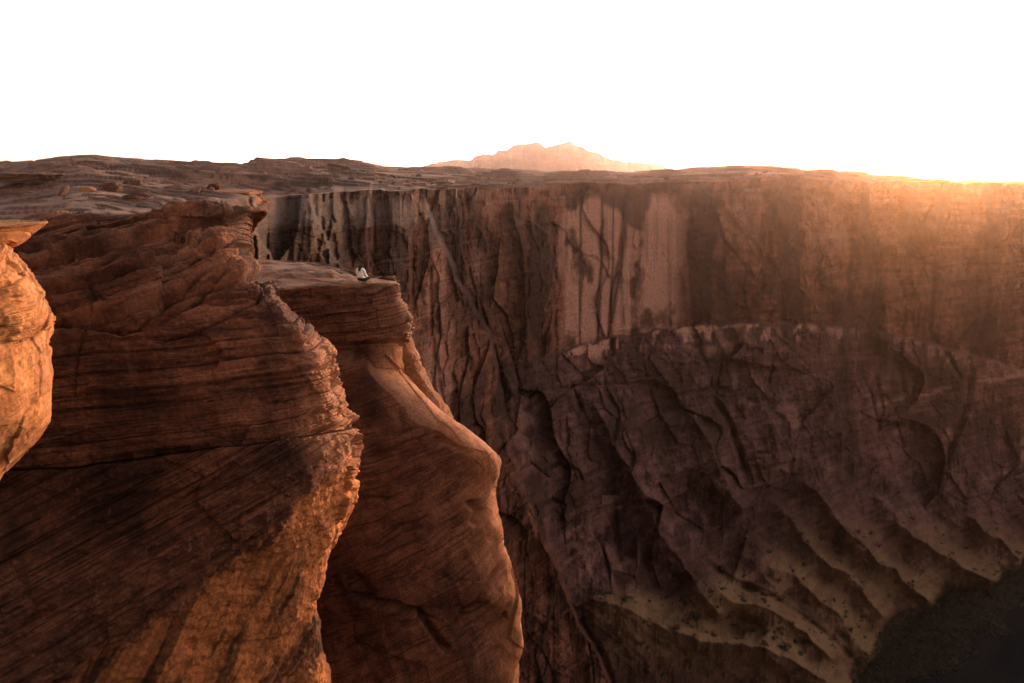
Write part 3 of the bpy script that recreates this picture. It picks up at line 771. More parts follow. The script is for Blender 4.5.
def outcrop_b():
    rows = [
        [(200, 420, 75), (230, 420, 75), (262, 420, 75), (300, 420, 73), (340, 420, 70), (368, 420, 66), (392, 420, 62)],
        [(200, 280, 60), (230, 280, 59), (262, 280, 58), (300, 282, 56), (336, 284, 53), (364, 290, 49), (392, 292, 46)],
        [(200, 262, 57), (230, 263, 56), (262, 263.5, 55), (300, 266, 53), (336, 270, 50), (364, 276.5, 46.5), (392, 280.5, 44.5)],
        [(200, 272, 47), (230, 273, 47), (264, 273, 47), (300, 275, 46), (338, 277, 45), (367, 279.5, 44), (397, 282, 43.6)],
        [(200, 291, 40), (230, 290, 40), (264, 288, 40.5), (300, 285, 41), (338, 282.5, 41.4), (370, 282.5, 42), (400, 285, 43)],
        [(200, 305, 39.8), (232, 304, 39.8), (264, 302, 40.2), (300, 298, 40.6), (338, 296, 40.9), (372, 295, 41.3), (399, 297, 42.7)],
        [(200, 325, 39.8), (236, 324, 39.8), (268, 322, 40), (304, 319, 40.3), (340, 316, 40.5), (376, 315, 41), (408, 318, 42.8)],
        [(200, 345, 40), (240, 346, 39.9), (270, 347, 40), (306, 344, 40.2), (343, 340, 40.4), (376, 337, 41), (404, 337, 42.9)],
        [(205, 352, 40.8), (245, 354, 40.6), (274, 354, 40.8), (308, 352, 41), (345, 348, 41.2), (374, 345, 41.7), (395, 346, 43.1)],
        [(215, 378, 40.6), (255, 378, 40.2), (285, 378, 40.1), (318, 376, 40.1), (350, 373, 40.3), (378, 371, 41), (402, 371, 43)],
        [(225, 416, 40), (265, 416, 39.6), (300, 415, 39.4), (340, 413, 39.4), (378, 410, 39.7), (415, 408, 40.4), (438, 408, 41.9)],
        [(235, 440, 39.8), (270, 440, 39.2), (308, 439, 38.9), (355, 437, 38.9), (402, 434, 39.3), (446, 431, 40.2), (470, 431, 41.9)],
        [(240, 462, 39.6), (275, 462, 39), (316, 461, 38.7), (366, 459, 38.6), (418, 457, 39.1), (471, 456, 40.1), (497, 459, 41.9)],
        [(245, 500, 39.2), (280, 500, 38.6), (322, 500, 38.2), (374, 498, 38.1), (424, 496, 38.7), (467, 494, 39.9), (489, 493, 41.9)],
        [(250, 550, 38.8), (285, 550, 38.2), (328, 550, 37.8), (382, 548, 37.7), (432, 546, 38.4), (478, 544, 39.8), (499, 543, 41.9)],
        [(255, 595, 38.6), (290, 596, 38), (334, 596, 37.5), (388, 594, 37.4), (440, 592, 38.1), (492, 595, 39.6), (516, 600, 41.9)],
        [(258, 622, 38.5), (292, 624, 38), (336, 624, 37.6), (390, 622, 37.6), (440, 620, 38.4), (486, 622, 40.2), (513, 624, 41.9)],
        [(262, 690, 38), (296, 690, 37.6), (338, 690, 37), (392, 690, 37), (442, 688, 38), (490, 688, 40), (516, 688, 43)],
        [(262, 880, 37), (296, 880, 37), (338, 880, 36.5), (392, 880, 36.5), (442, 880, 37.5), (495, 880, 39.6), (525, 880, 43)],
        [(262, 1500, 36), (296, 1500, 36), (338, 1500, 36), (392, 1500, 36), (442, 1500, 37), (500, 1500, 39.5), (540, 1500, 43)],
    ]
    nu, nv = 560, 1000
    G = loft(table(with_back(rows, (4, 14), (9, 80))), nv, nu)
    N = gnormals(G)
    N = -N if N[nv // 2, nu // 3, 1] > 0 else N
    px, py = proj(G)
    x, y, z = G[..., 0], G[..., 1], G[..., 2]
    w = fbm(x / 5, y / 5, z / 5, 3, 301)
    topz = sstep(349, 343, polyy([(200, 350), (300, 346), (404, 338)], px) * 0 + py + (px - 300) * .07)
    b1 = rot_bed(G, 8) + .25 * w
    b2 = rot_bed(G, 22) + .5 * w
    patch = lambda sd, s_: sstep(-.3, .4, fbm(x / s_, y / s_, z / s_, 3, sd))
    d1 = .28 * strata(b1 / .8, 311, cut=.7) * patch(1, 2) + .15 * strata(b1 / .25, 312, cut=.7) * patch(2, 1.5) + .05 * strata(b1 / .09, 313)
    d2 = .10 * strata(b2 / 1.6, 321, part=.06, cut=.6) * patch(3, 4) + .05 * strata(b2 / .3, 322, cut=.5) * patch(4, 3) + .02 * strata(b2 / .1, 323)
    isup = np.abs(N[..., 2]) > .6
    d = topz * d1 + (1 - topz) * d2
    fcx, fex = facets((x + y * .6) / 1.6, z / 1.2, 331, .8)
    d += topz * (.30 * blocks(b1 / .55, (x + y) / 1.1, 333, .6, .1) + .12 * blocks(b1 / .18, (x + y) / .6, 334, .6, .12))
    fcx, fex = facets((x + y * .6) / 4.5, z / 4.5, 332, .7)
    d += (1 - topz) * (.16 * fcx + .05 * blocks(b2 / .5, (x + y) / 2.5, 335, .6, .05) + .025 * blocks(b2 / .12, (x + y) / 1.1, 336, .6, .1))
    wob = 6 * fbm(px / 40, py / 40, None, 2, 302)
    def crk(pts, wd, dp):
        nonlocal d
        q, sd, al = pdist(px + wob, py + wob, pts)
        d = d - dp * np.exp(-(q / wd) ** 2) * sstep(0, .15, al) * sstep(1, .85, al)
    crk([(350, 595), (385, 606), (420, 612), (440, 640), (450, 655)], 3.2, .7)
    crk([(350, 585), (362, 582), (380, 602)], 6, .4)
    crk([(480, 625), (512, 618)], 3, .5)
    crk([(468, 500), (478, 512), (474, 530)], 4, .5)
    crk([(360, 460), (400, 450), (440, 440), (470, 448)], 4, .35)
    crk([(300, 510), (350, 500), (410, 492)], 2, .2)
    crk([(345, 640), (400, 625), (440, 620)], 2.5, .35)
    crk([(440, 640), (470, 600), (500, 560)], 3, .35)
    d += .35 * fbm(x / 3.5, y / 3.5, z / 3.5, 3, 341) * (1 - .6 * isup) + .07 * fbm(x / .7, y / .7, z / .7, 4, 342) + .25 * (1 - topz) * ridged((x + .5 * z) / 2.6, z / 7, 2, 343) * sstep(430, 480, px)
    # keep the seat ledge flat
    d = np.where(isup, d * .45, d)
    G2 = G + N * d[..., None]
    # second bench on the top surface, at the back
    bx = sstep(342, 330, px) * sstep(0, 1.0, y - 44.5) * sstep(58, 54, y) * isup
    G2[..., 2] += .16 * bx * (1 + .3 * fbm(x / 1.5, y / 1.5, None, 2, 344))
    vs = fbm(x / 2.5, y / 2.5, z / 5, 4, 351)
    varn_shade = sstep(.05, .5, vs) * .5 * (1 - isup) + .3 * sstep(345, 350, py + (px - 300) * .07) * sstep(365, 352, py)  # varnish patches; the undercut band is shade put into the colour
    streaks = sstep(.1, .4, fbm((px - (py - 600) * .35) / 12, py / 120, None, 3, 352)) * sstep(540, 600, py)
    varn_shade = np.clip(varn_shade + .35 * streaks + .1, 0, .85)
    edge = sstep(40, 0, polyx([(400, 285), (404, 340), (402, 371), (438, 408), (497, 459), (489, 493), (499, 543), (516, 600), (513, 624), (516, 690)], py) - px)  # right rim, tinted golden and paler as painted sunlight
    varn_shade = varn_shade * (1 - .7 * edge)
    pale = np.clip(.55 * isup * sstep(-.3, .3, fbm(x, y, None, 3, 353)) + .15 * edge, 0, .8)
    sand_glow = np.clip(.45 * edge * (1 - topz) + .12 * sstep(0, .5, fbm(x / 4, y / 4, z / 4, 2, 354)), 0, 1)
    o = grid_mesh('rock_outcrop', G2, M_near, {'bed': b1 * topz + (b2 + 4) * (1 - topz), 'mask': np.stack([varn_shade, pale, sand_glow], -1)})
    tag(o, 'tall sandstone promontory with a flat pink top, the person sitting at its tip', 'rock outcrop', kind='thing')
    return o, G2
OB, GB = outcrop_b()
def fin():
    rows = [[(396, 330, 44), (403, 330, 44.3), (409, 331, 45)], [(396, 338, 43.6), (404, 337, 44), (411, 339, 45)], [(398, 352, 43.4), (409, 351, 43.9), (417, 352, 45)],
            [(402, 368, 43.3), (416, 366, 43.8), (424, 367, 45)], [(410, 385, 43.2), (424, 382, 43.8), (431, 384, 45)], [(425, 402, 43), (438, 400, 43.7), (444, 402, 45)], [(440, 430, 43), (452, 430, 43.7), (460, 430, 45)]]
    G = loft(table(with_back(rows, (1.5, 4), (5, 16))), 220, 140)
    N = gnormals(G); N = -N if N[100, 60, 1] > 0 else N
    x, y, z = G[..., 0], G[..., 1], G[..., 2]
    d = .12 * fbm(x / .8, y / .8, z / .8, 4, 361) + .08 * strata(rot_bed(G, 20) / .5, 362, cut=.5)
    grid_mesh('rock_fin', G + N * d[..., None], M_near, {'bed': rot_bed(G, 20), 'mask': np.stack([.2 + 0 * x, .1 + 0 * x, .4 + 0 * x], -1)}, OB)
fin()

def slab_c():
    rows = [
        [(-160, 330, 17), (-90, 330, 17), (-40, 330, 17), (-12, 330, 17), (0, 330, 17)],
        [(-160, 236, 10.5), (-90, 240, 11.2), (-40, 243, 12), (-10, 247, 12.8), (6, 252, 13.8)],
        [(-160, 262, 10.0), (-90, 262, 10.8), (-40, 262, 11.6), (0, 264, 12.5), (24, 268, 14)],
        [(-160, 292, 9.9), (-90, 291, 10.7), (-35, 290, 11.5), (14, 290, 12.6), (41, 293, 14.1)],
        [(-160, 322, 9.8), (-90, 321, 10.6), (-30, 320, 11.5), (24, 320, 12.7), (54, 321, 14.2)],
        [(-160, 345, 9.9), (-90, 345, 10.8), (-35, 344, 11.7), (18, 343, 12.9), (47, 343, 14.2)],
        [(-160, 385, 9.9), (-90, 385, 10.8), (-35, 384, 11.7), (18, 382, 12.9), (48, 382, 14.1)],
        [(-160, 425, 9.9), (-90, 424, 10.8), (-35, 423, 11.7), (17, 420, 12.9), (48, 419, 14.2)],
        [(-160, 470, 10), (-90, 464, 10.9), (-40, 455, 11.8), (5, 445, 12.9), (32, 441, 14.2)],
        [(-160, 520, 10.1), (-95, 508, 11), (-55, 494, 11.9), (-18, 478, 13), (4, 470, 14.2)],
        [(-165, 590, 10.4), (-110, 570, 11.2), (-75, 550, 12.1), (-40, 520, 13.1), (-14, 496, 14.2)],
        [(-200, 600, 14), (-150, 590, 15), (-110, 560, 15.5), (-80, 530, 16), (-60, 500, 17)],
    ]
    nu, nv = 300, 560
    G = loft(table(with_back(rows, (2.0, 6), (8, 70))), nv, nu)
    N = gnormals(G)
    N = -N if N[nv // 2, nu // 3, 0] < 0 else N
    px, py = proj(G)
    x, y, z = G[..., 0], G[..., 1], G[..., 2]
    b1 = z - .35 * y * .3 + .12 * fbm(x, y, z, 3, 401)
    patch = lambda sd, s_: sstep(-.3, .4, fbm(x / s_, y / s_, z / s_, 3, sd))
    d = .10 * strata(b1 / .35, 411, cut=.6) * patch(1, 1) * sstep(350, 330, py) + .04 * strata(b1 / .09, 412) * sstep(350, 330, py)
    d += .05 * strata(b1 / .5, 413, cut=.5) + .05 * fbm(x / .8, y / .8, z / .8, 3, 414) + .02 * fbm(x / .15, y / .15, z / .15, 3, 415)
    f_, e_ = facets((y + .3 * z) / .9, z / 1.1, 416, .7)
    lowc = sstep(338, 348, py)
    d += .05 * f_ + (1 - lowc) * (.14 * blocks(b1 / .22, y / .6, 417, .6, .1) + .05 * blocks(b1 / .07, y / .3, 418, .6, .1)) + lowc * (.06 * blocks((b1 + .1) / .9, y / .9, 419, .8, .03))
    G2 = G + N * d[..., None]
    varn_shade = sstep(.25, .6, fbm(x / .8, y / .8, z / 1.4, 4, 421)) * .35
    pale = sstep(.1, .5, fbm(x / .4, y / .4, z / 1.4, 3, 422)) * .4
    o = grid_mesh('rock_slab', G2, M_sunlit, {'bed': b1, 'mask': np.stack([varn_shade, pale, sstep(0, .5, fbm(x, y, z, 3, 423)) * .5], -1)})
    tag(o, 'glowing golden sunlit sandstone slab with a square lower face at the left edge', 'rock slab', kind='thing')
    # thin wedge above it
    rows = [
        [(-160, 214, 22), (-90, 218, 22), (-30, 221, 22), (20, 221, 22), (40, 222, 22)],
        [(-160, 219, 16), (-90, 222, 16.5), (-30, 226, 17), (18, 224, 17.6), (47, 222, 18.4)],
        [(-160, 226, 15.6), (-90, 228, 16.1), (-30, 230, 16.6), (12, 229, 17.3), (44, 225, 18.4)],
        [(-160, 252, 15.2), (-90, 250, 15.8), (-30, 244, 16.5), (8, 239, 17.2), (34, 234, 18.4)],
        [(-160, 270, 15.1), (-90, 264, 15.8), (-30, 255, 16.5), (2, 247, 17.2), (18, 243, 18.4)],
        [(-160, 280, 20), (-90, 275, 20), (-30, 262, 20), (-6, 250, 20), (4, 246, 20)]]
    G = loft(table(with_back(rows, (1.5, 4), (10, 60))), 160, 260)
    N = gnormals(G); N = -N if N[80, 100, 1] > 0 else N
    x, y, z = G[..., 0], G[..., 1], G[..., 2]
    b1 = rot_bed(G, 14)
    d = .07 * strata(b1 / .2, 431, cut=.6) + .05 * fbm(x / .6, y / .6, z / .6, 4, 432)
    px, py = proj(G)
    top = sstep(230, 226, py)
    o = grid_mesh('rock_slab', G + N * d[..., None], M_sunlit, {'bed': b1, 'mask': np.stack([.35 * top, .2 * top, .6 * (1 - top)], -1)})
    tag(o, 'thin sunlit golden wedge of sandstone overhanging the left edge, just above the larger glowing slab', 'rock slab', kind='thing')
slab_c()

# ------------------------------------------------------------------ distant mountains
def mountain(prof, D, depth, seed, rough=.12, label=None):
    prof = np.array(prof, float)
    pxs = np.linspace(prof[0, 0], prof[-1, 0], 420)
    top = np.interp(pxs, prof[:, 0], prof[:, 1]) + .8 * vnoise(pxs / 3.0, pxs * 0, None, seed) + .5 * vnoise(pxs / 1.3, pxs * 0, None, seed + 1)
    ztop = P(pxs, top, D)[:, 2]
    x = P(pxs, top, D)[:, 0]
    base = CAMZ - 60
    v = np.linspace(-1, 1, 90)[:, None]
    Y = D + v * depth
    hgt = np.maximum(ztop - base, 1)[None, :]
    fall = 1 - np.abs(v) ** .9
    X = x[None, :] + v * 0
    rr = ridged(X / (depth * .30), Y / (depth * .9), 4, seed + 5)
    Z = base + hgt * np.clip(fall + rough * (rr - .6) * 4 * (1 - fall) * fall * 2, 0, 1.0)
    edge = np.minimum(np.arange(420), np.arange(420)[::-1])[None, :] / 14.0
    Z = base - 5 + (Z - base + 5) * np.clip(edge, 0, 1)
    o = grid_mesh('mountain', np.stack([X, Y + X * 0, Z], -1), M_mount, {'bed': Z, 'mask': np.zeros(Z.shape + (3,))}, flip=True)
    tag(o, kind='structure')
mountain([(415, 167), (436, 162.5), (446, 160), (456, 158.5), (470, 159.5), (478, 155), (486, 153.5), (492, 154), (499, 150), (507, 149), (513, 144.5), (519, 142.5), (526, 143), (534, 141), (540, 142), (546, 146.5), (549, 146), (556, 143.5), (563, 141), (570, 140.5),
          (576, 143.5), (582, 145), (590, 149.5), (598, 151.5), (606, 156.5), (616, 159), (628, 161), (640, 161.5), (652, 163), (672, 167)], 5200, 750, 501, .3)
mountain([(285, 166), (304, 160.5), (318, 159), (332, 159.6), (345, 158.6), (362, 161), (385, 166)], 5000, 600, 511)
mountain([(650, 170), (684, 159), (700, 156), (730, 154), (760, 152), (800, 154), (850, 158), (890, 166), (920, 172), (960, 176)], 31000, 1200, 521)

# ------------------------------------------------------------------ plants
def leaf_mat(name, a, b_):
    m, nt, b = nt_new(name)
    tc = nt.nodes.new('ShaderNodeTexCoord'); n = nt.nodes.new('ShaderNodeTexNoise'); n.inputs['Scale'].default_value = 1.3
    nt.links.new(tc.outputs['Object'], n.inputs['Vector'])
    r = nt.nodes.new('ShaderNodeValToRGB'); nt.links.new(n.outputs['Fac'], r.inputs[0])
    r.color_ramp.elements[0].position = .35; r.color_ramp.elements[1].position = .65
    r.color_ramp.elements[0].color = a + (1,); r.color_ramp.elements[1].color = b_ + (1,)
    nt.links.new(r.outputs[0], b.inputs['Base Color']); b.inputs['Roughness'].default_value = .8
    return m
M_leaf = leaf_mat('shrub_leaves', (.03, .034, .016), (.07, .07, .035))
M_twig = plain('twig_bark', (.10, .07, .05), .9)
M_brush = leaf_mat('brush_leaves', (.025, .03, .014), (.10, .09, .05))
rng = np.random.default_rng(7)

def leaves(c, r, n, size):
    """n small tilted leaf faces through an uneven clump of radius r"""
    v = rng.normal(size=(n, 3)); v /= np.linalg.norm(v, axis=1)[:, None]
    v *= (rng.random((n, 1)) ** .4) * np.array(r) * (.7 + .5 * rng.random((n, 1)))
    p = np.array(c) + v
    a = rng.normal(size=(n, 3)); a /= np.linalg.norm(a, axis=1)[:, None]
    b = np.cross(a, rng.normal(size=(n, 3))); b /= np.linalg.norm(b, axis=1)[:, None]
    sz = size * (.6 + .8 * rng.random((n, 1)))
    V = np.stack([p - a * sz, p - b * sz * .5, p + a * sz, p + b * sz * .5], 1).reshape(-1, 3)
    return V, np.arange(n * 4).reshape(n, 4)

def join(parts):
    V, Fs, k = [], [], 0
    for v, f in parts:
        V.append(v); Fs.append(f + k); k += len(v)
    return np.concatenate(V), np.concatenate(Fs)

def brush():
    px, py = proj(np.stack([BX, BY, BZ], -1))
    ok = (px > 850) & (px < 1090) & (py > 540) & (py < 760) & (BD < 2) & (BZ > -.6)
    ii = np.argwhere(ok); ii = ii[rng.permutation(len(ii))[:2600]]
    parts = []
    for i, j in ii:
        h = 1.5 + 6.0 * rng.random() ** 3
        parts.append(leaves((BX[i, j], BY[i, j], BZ[i, j] + h * .5), (h * .7, h * .7, h * .6), 40, .42))
    g = WG.reshape(-1, 3); qx, qy = proj(g)
    ii = np.flatnonzero((g[:, 2] > .5) & (g[:, 2] < 9) & (qx > 840) & (qx < 1080) & (qy > 540) & (qy < 740))
    ii = ii[rng.permutation(len(ii))[:900]]
    for i in ii:
        h = 1.0 + 3.5 * rng.random() ** 2
        parts.append(leaves(g[i] + np.array([0, 0, h * .4]), (h * .7, h * .7, h * .6), 30, .36))
    V, Fs = join(parts)
    tag(mesh_obj('riverside_brush', V, Fs, M_brush, smooth=False), 'dark dense brush along the bank of the river', 'brush', kind='stuff')
brush()

def shrub_proto(k):
    V, Fs = join([leaves((rng.normal() * .35, rng.normal() * .35, .45 + .2 * rng.random()), (.45, .45, .38), 34, .12) for _ in range(5)])
    o = mesh_obj('desert_shrub', V, Fs, M_leaf, smooth=False)
    parts = []
    for q in range(6):
        a = q * 1.05 + k; t = np.array([math.cos(a) * .4, math.sin(a) * .4, .55]); sd = np.array([-math.sin(a), math.cos(a), 0]) * .025
        parts.append((np.array([-sd, sd, t + sd * .3, t - sd * .3]), np.array([[0, 1, 2, 3]])))
    V, Fs = join(parts)
    tw = mesh_obj('stem', V, Fs, M_twig, o, smooth=False)
    return o, tw
protos = [shrub_proto(k) for k in range(3)]
def shrubs():
    g = WG.reshape(-1, 3); px, py = proj(g)
    wt = Wsand.ravel()
    ok = (wt > .2) & (px > 530) & (px < 1020) & (py > 505) & (py < 680) & (g[:, 2] > 2)
    ii = np.flatnonzero(ok)
    cl = fbm(px[ii] / 16, py[ii] / 12, None, 2, 610) + .5 * rng.random(len(ii))
    ii = ii[np.argsort(-cl)[:len(ii) // 2]]
    ii = ii[rng.permutation(len(ii))[:270]]
    for n, i in enumerate(ii):
        po, pt = protos[n % 3]
        if n < 3: o, t_ = po, pt
        else:
            o = po.copy(); col.objects.link(o)
            t_ = pt.copy(); col.objects.link(t_); t_.parent = o
        sc_ = 1.2 + 2.0 * rng.random() ** 2
        o.location = g[i] - np.array([0, 0, .1]); o.scale = (sc_, sc_, sc_ * .85); o.rotation_euler = (0, 0, rng.random() * 6.28)
        tag(o, 'small dark desert shrub dotted on the tan talus slope under the far canyon wall', 'shrub', 'shrubs on the talus slopes')
shrubs()
def rockpiece(seed):
    r_ = np.random.default_rng(seed)
    th = np.linspace(0, 2 * np.pi, 17)[None, :-1]; t = np.linspace(0, np.pi, 9)[:, None]
    n = np.stack([np.sin(t) * np.cos(th), np.sin(t) * np.sin(th), np.cos(t) + 0 * th], -1)
    rr = np.full(n.shape[:2], 1.0)
    for _ in range(9):          # broken planes
        a = r_.normal(size=3); a /= np.linalg.norm(a)
        rr = np.minimum(rr, (.55 + .35 * r_.random()) / np.maximum(n @ a, .01))
    V = (n * rr[..., None] * np.array([1.2, .9, .75])).reshape(-1, 3)
    Fs = [(i * 16 + j, (i + 1) * 16 + j, (i + 1) * 16 + (j + 1) % 16, i * 16 + (j + 1) % 16) for i in range(8) for j in range(16)]
    return mesh_obj('boulder', V, Fs, M_bould, smooth=False)
M_bould = rock_mat('boulder_rock', (.07, .035, .026), (.16, .08, .055), (.26, .14, .10), (.45, .28, .21), (.03, .02, .015), unit=1.5, bump=.8, bedk=1, fine=.1)
def boulders():
    pr = [rockpiece(k) for k in (1, 2, 3, 4)]
    g = WG.reshape(-1, 3); px, py = proj(g); tl = Wtal.ravel()
    ok = (tl > .5) & (px > 530) & (px < 1022) & (py > 470) & (py < 682) & (g[:, 2] > 2)
    ii = np.flatnonzero(ok); cl = fbm(px[ii] / 30, py[ii] / 30, None, 3, 620) + .5 * rng.random(len(ii))
    ii = ii[np.argsort(-cl)[:len(ii) // 3]]; ii = ii[rng.permutation(len(ii))[:140]]
    for n, i in enumerate(ii):
        if n < 4: o = pr[n]
        else: o = pr[n % 4].copy(); col.objects.link(o)
        s_ = .6 + 2.4 * rng.random() ** 4
        o.location = g[i] + np.array([0, 0, .25 * s_]); o.scale = (s_, s_, s_); o.rotation_euler = tuple(rng.random(3) * 6.28)
        tag(o, 'brown fallen boulder lying on the talus under the far canyon wall', 'boulder', 'boulders on the talus slopes')
boulders()
def rubble():
    pr = [rockpiece(k) for k in (11, 12, 13, 14)]
    g = PG.reshape(-1, 3); px, py = proj(g)
    ok = (px > 0) & (px < 1015) & (py > polyy(HOR, px) + 9) & (g[:, 1] > 95) & (g[:, 1] < 900) & ((py < 205) | (px < 190))
    ii = np.flatnonzero(ok); cl = fbm(px[ii] / 22, py[ii] / 5, None, 3, 640) + .6 * rng.random(len(ii))
    ii = ii[np.argsort(-cl)[:len(ii) // 4]]; ii = ii[rng.permutation(len(ii))[:155]]
    for n, i in enumerate(ii):
        if n < 4: o = pr[n]
        else: o = pr[n % 4].copy(); col.objects.link(o)
        s_ = (.5 + 1.6 * rng.random() ** 3) * (.6 + g[i, 1] / 400)
        o.location = g[i] + np.array([0, 0, .2 * s_]); o.scale = (s_ * 1.4, s_, s_ * .7); o.rotation_euler = (rng.random() * .5, rng.random() * .5, rng.random() * 6.28)
        tag(o, 'reddish loose rock lying on the layered plateau behind the canyon rim', 'boulder', 'loose rocks on the plateau')
rubble()

# ------------------------------------------------------------------ knobs of rock standing on the plateau
def knob(px, py, wpx, hpx, label, seed, deep=1.0, mat=None, sq=.6, far=None):
    """a weathered knob whose foot meets the plateau where the photo shows it"""
    gx, gy = proj(PG)
    dd = (gx - px) ** 2 + (gy - py) ** 2
    dd[PG[..., 1] > 1200] = 1e9
    if far: dd[PG[..., 1] > far] = 1e9
    i = np.unravel_index(np.argmin(dd), dd.shape)
    foot = PG[i]; D = foot[1]
    w_, h_ = wpx / F * D * .5, hpx / F * D
    n, m_ = 120, 70
    th = np.linspace(0, 2 * np.pi, n)[None, :]; t = np.linspace(0, 1, m_)[:, None]
    prof = np.where(t < .72, 1.0 - .12 * t, (1 - .0864) * np.sqrt(np.clip(1 - ((t - .72) / .28) ** 2, 0, 1)) * 1.0)
    zz = np.where(t < .72, t / .72 * sq, sq + (1 - sq) * np.sin((t - .72) / .28 * np.pi / 2))
    cx, sy_ = np.cos(th), np.sin(th)
    p_ = 3.2
    rr = (np.abs(cx) ** p_ + np.abs(sy_) ** p_) ** (-1 / p_)
    X = prof * rr * cx * w_; Y = prof * rr * sy_ * w_ * deep; Z = zz * h_ * 1.25 - .25 * h_ + X * 0
    nx = .22 * w_ * fbm(X / w_ * 1.3 + seed, Y / w_ * 1.3, Z / h_ * 1.3, 4, seed) + .12 * w_ * strata(Z / h_ * 4 + .4 * X / w_, seed + 2, cut=.6) + .14 * w_ * (facets(th * 2.2 + X * 0, Z / h_ * 1.5, seed + 3)[0])
    wr = np.cos(th * 1.0) * 0 + 1
    blend = sstep(0, 1, np.minimum(th, 2 * np.pi - th) / .25)
    nx = nx * blend + nx[:, :1] * (1 - blend)
    X = X + nx * cx; Y = Y + nx * sy_; Z = Z + .06 * h_ * fbm(X / w_ * 2, Y / w_ * 2, None, 3, seed + 4) * (t > .6)
    G = np.stack([X, Y, Z], -1)
    o = grid_mesh('sandstone_knob', G, mat or M_plat, {'bed': Z + .2 * X, 'mask': np.stack([.2 + 0 * Z, .15 + 0 * Z, .4 + 0 * Z], -1)})
    o.location = foot
    tag(o, label, 'rock', 'knobs of rock on the plateau', kind='thing')
    return o
knob(234, 203, 56, 10, 'low broad dark sandstone knob with a lit right side, rising behind the red crest', 701, 1.2, M_near, .75, 220)
knob(176, 207, 18, 6, 'small reddish knob just left of the broad dark knob behind the red buttress', 702, 1.0, M_plat, .5, 220)
knob(197, 209, 16, 7, 'low sunlit block touching the left foot of the broad dark knob', 703, 1.0, M_plat, .6, 220)
knob(88, 191, 14, 4, 'low flat sunlit golden block on the left plateau, left of the pointed knobs', 704, 1.0, M_sunlit, .35)
knob(112, 189, 17, 7, 'rounded reddish knob on the left plateau, between the flat golden block and the pointed knob', 705, 1.0, M_plat, .5)
knob(136, 189, 22, 9, 'pointed knob with a sunlit slope, rightmost of those on the left plateau', 706, 1.0, M_plat, .3)
knob(30, 181, 60, 8, 'long low dark ledge rock on the far left plateau', 707, .8, M_plat, .7)

# ------------------------------------------------------------------ the person on the promontory
def skin_body(name, verts, edges, radii, mat, parent=None, sub=2, root=0):
    me = bpy.data.meshes.new(name); me.from_pydata(verts, edges, [])
    o = bpy.data.objects.new(name, me); col.objects.link(o)
    sk = o.modifiers.new('skin', 'SKIN'); 
    if not me.skin_vertices: me.skin_vertices.new()
    for i, r in enumerate(radii):
        me.skin_vertices[0].data[i].radius = (r, r) if isinstance(r, (int, float)) else r
        me.skin_vertices[0].data[i].use_root = (i == root)
    o.modifiers.new('sub', 'SUBSURF').levels = sub
    o.modifiers['sub'].render_levels = sub
    dg = bpy.context.evaluated_depsgraph_get()
    m2 = bpy.data.meshes.new_from_object(o.evaluated_get(dg))
    o.modifiers.clear(); o.data = m2; m2.materials.clear(); m2.materials.append(mat)
    m2.polygons.foreach_set('use_smooth', [True] * len(m2.polygons))
    if parent: o.parent = parent
    return o

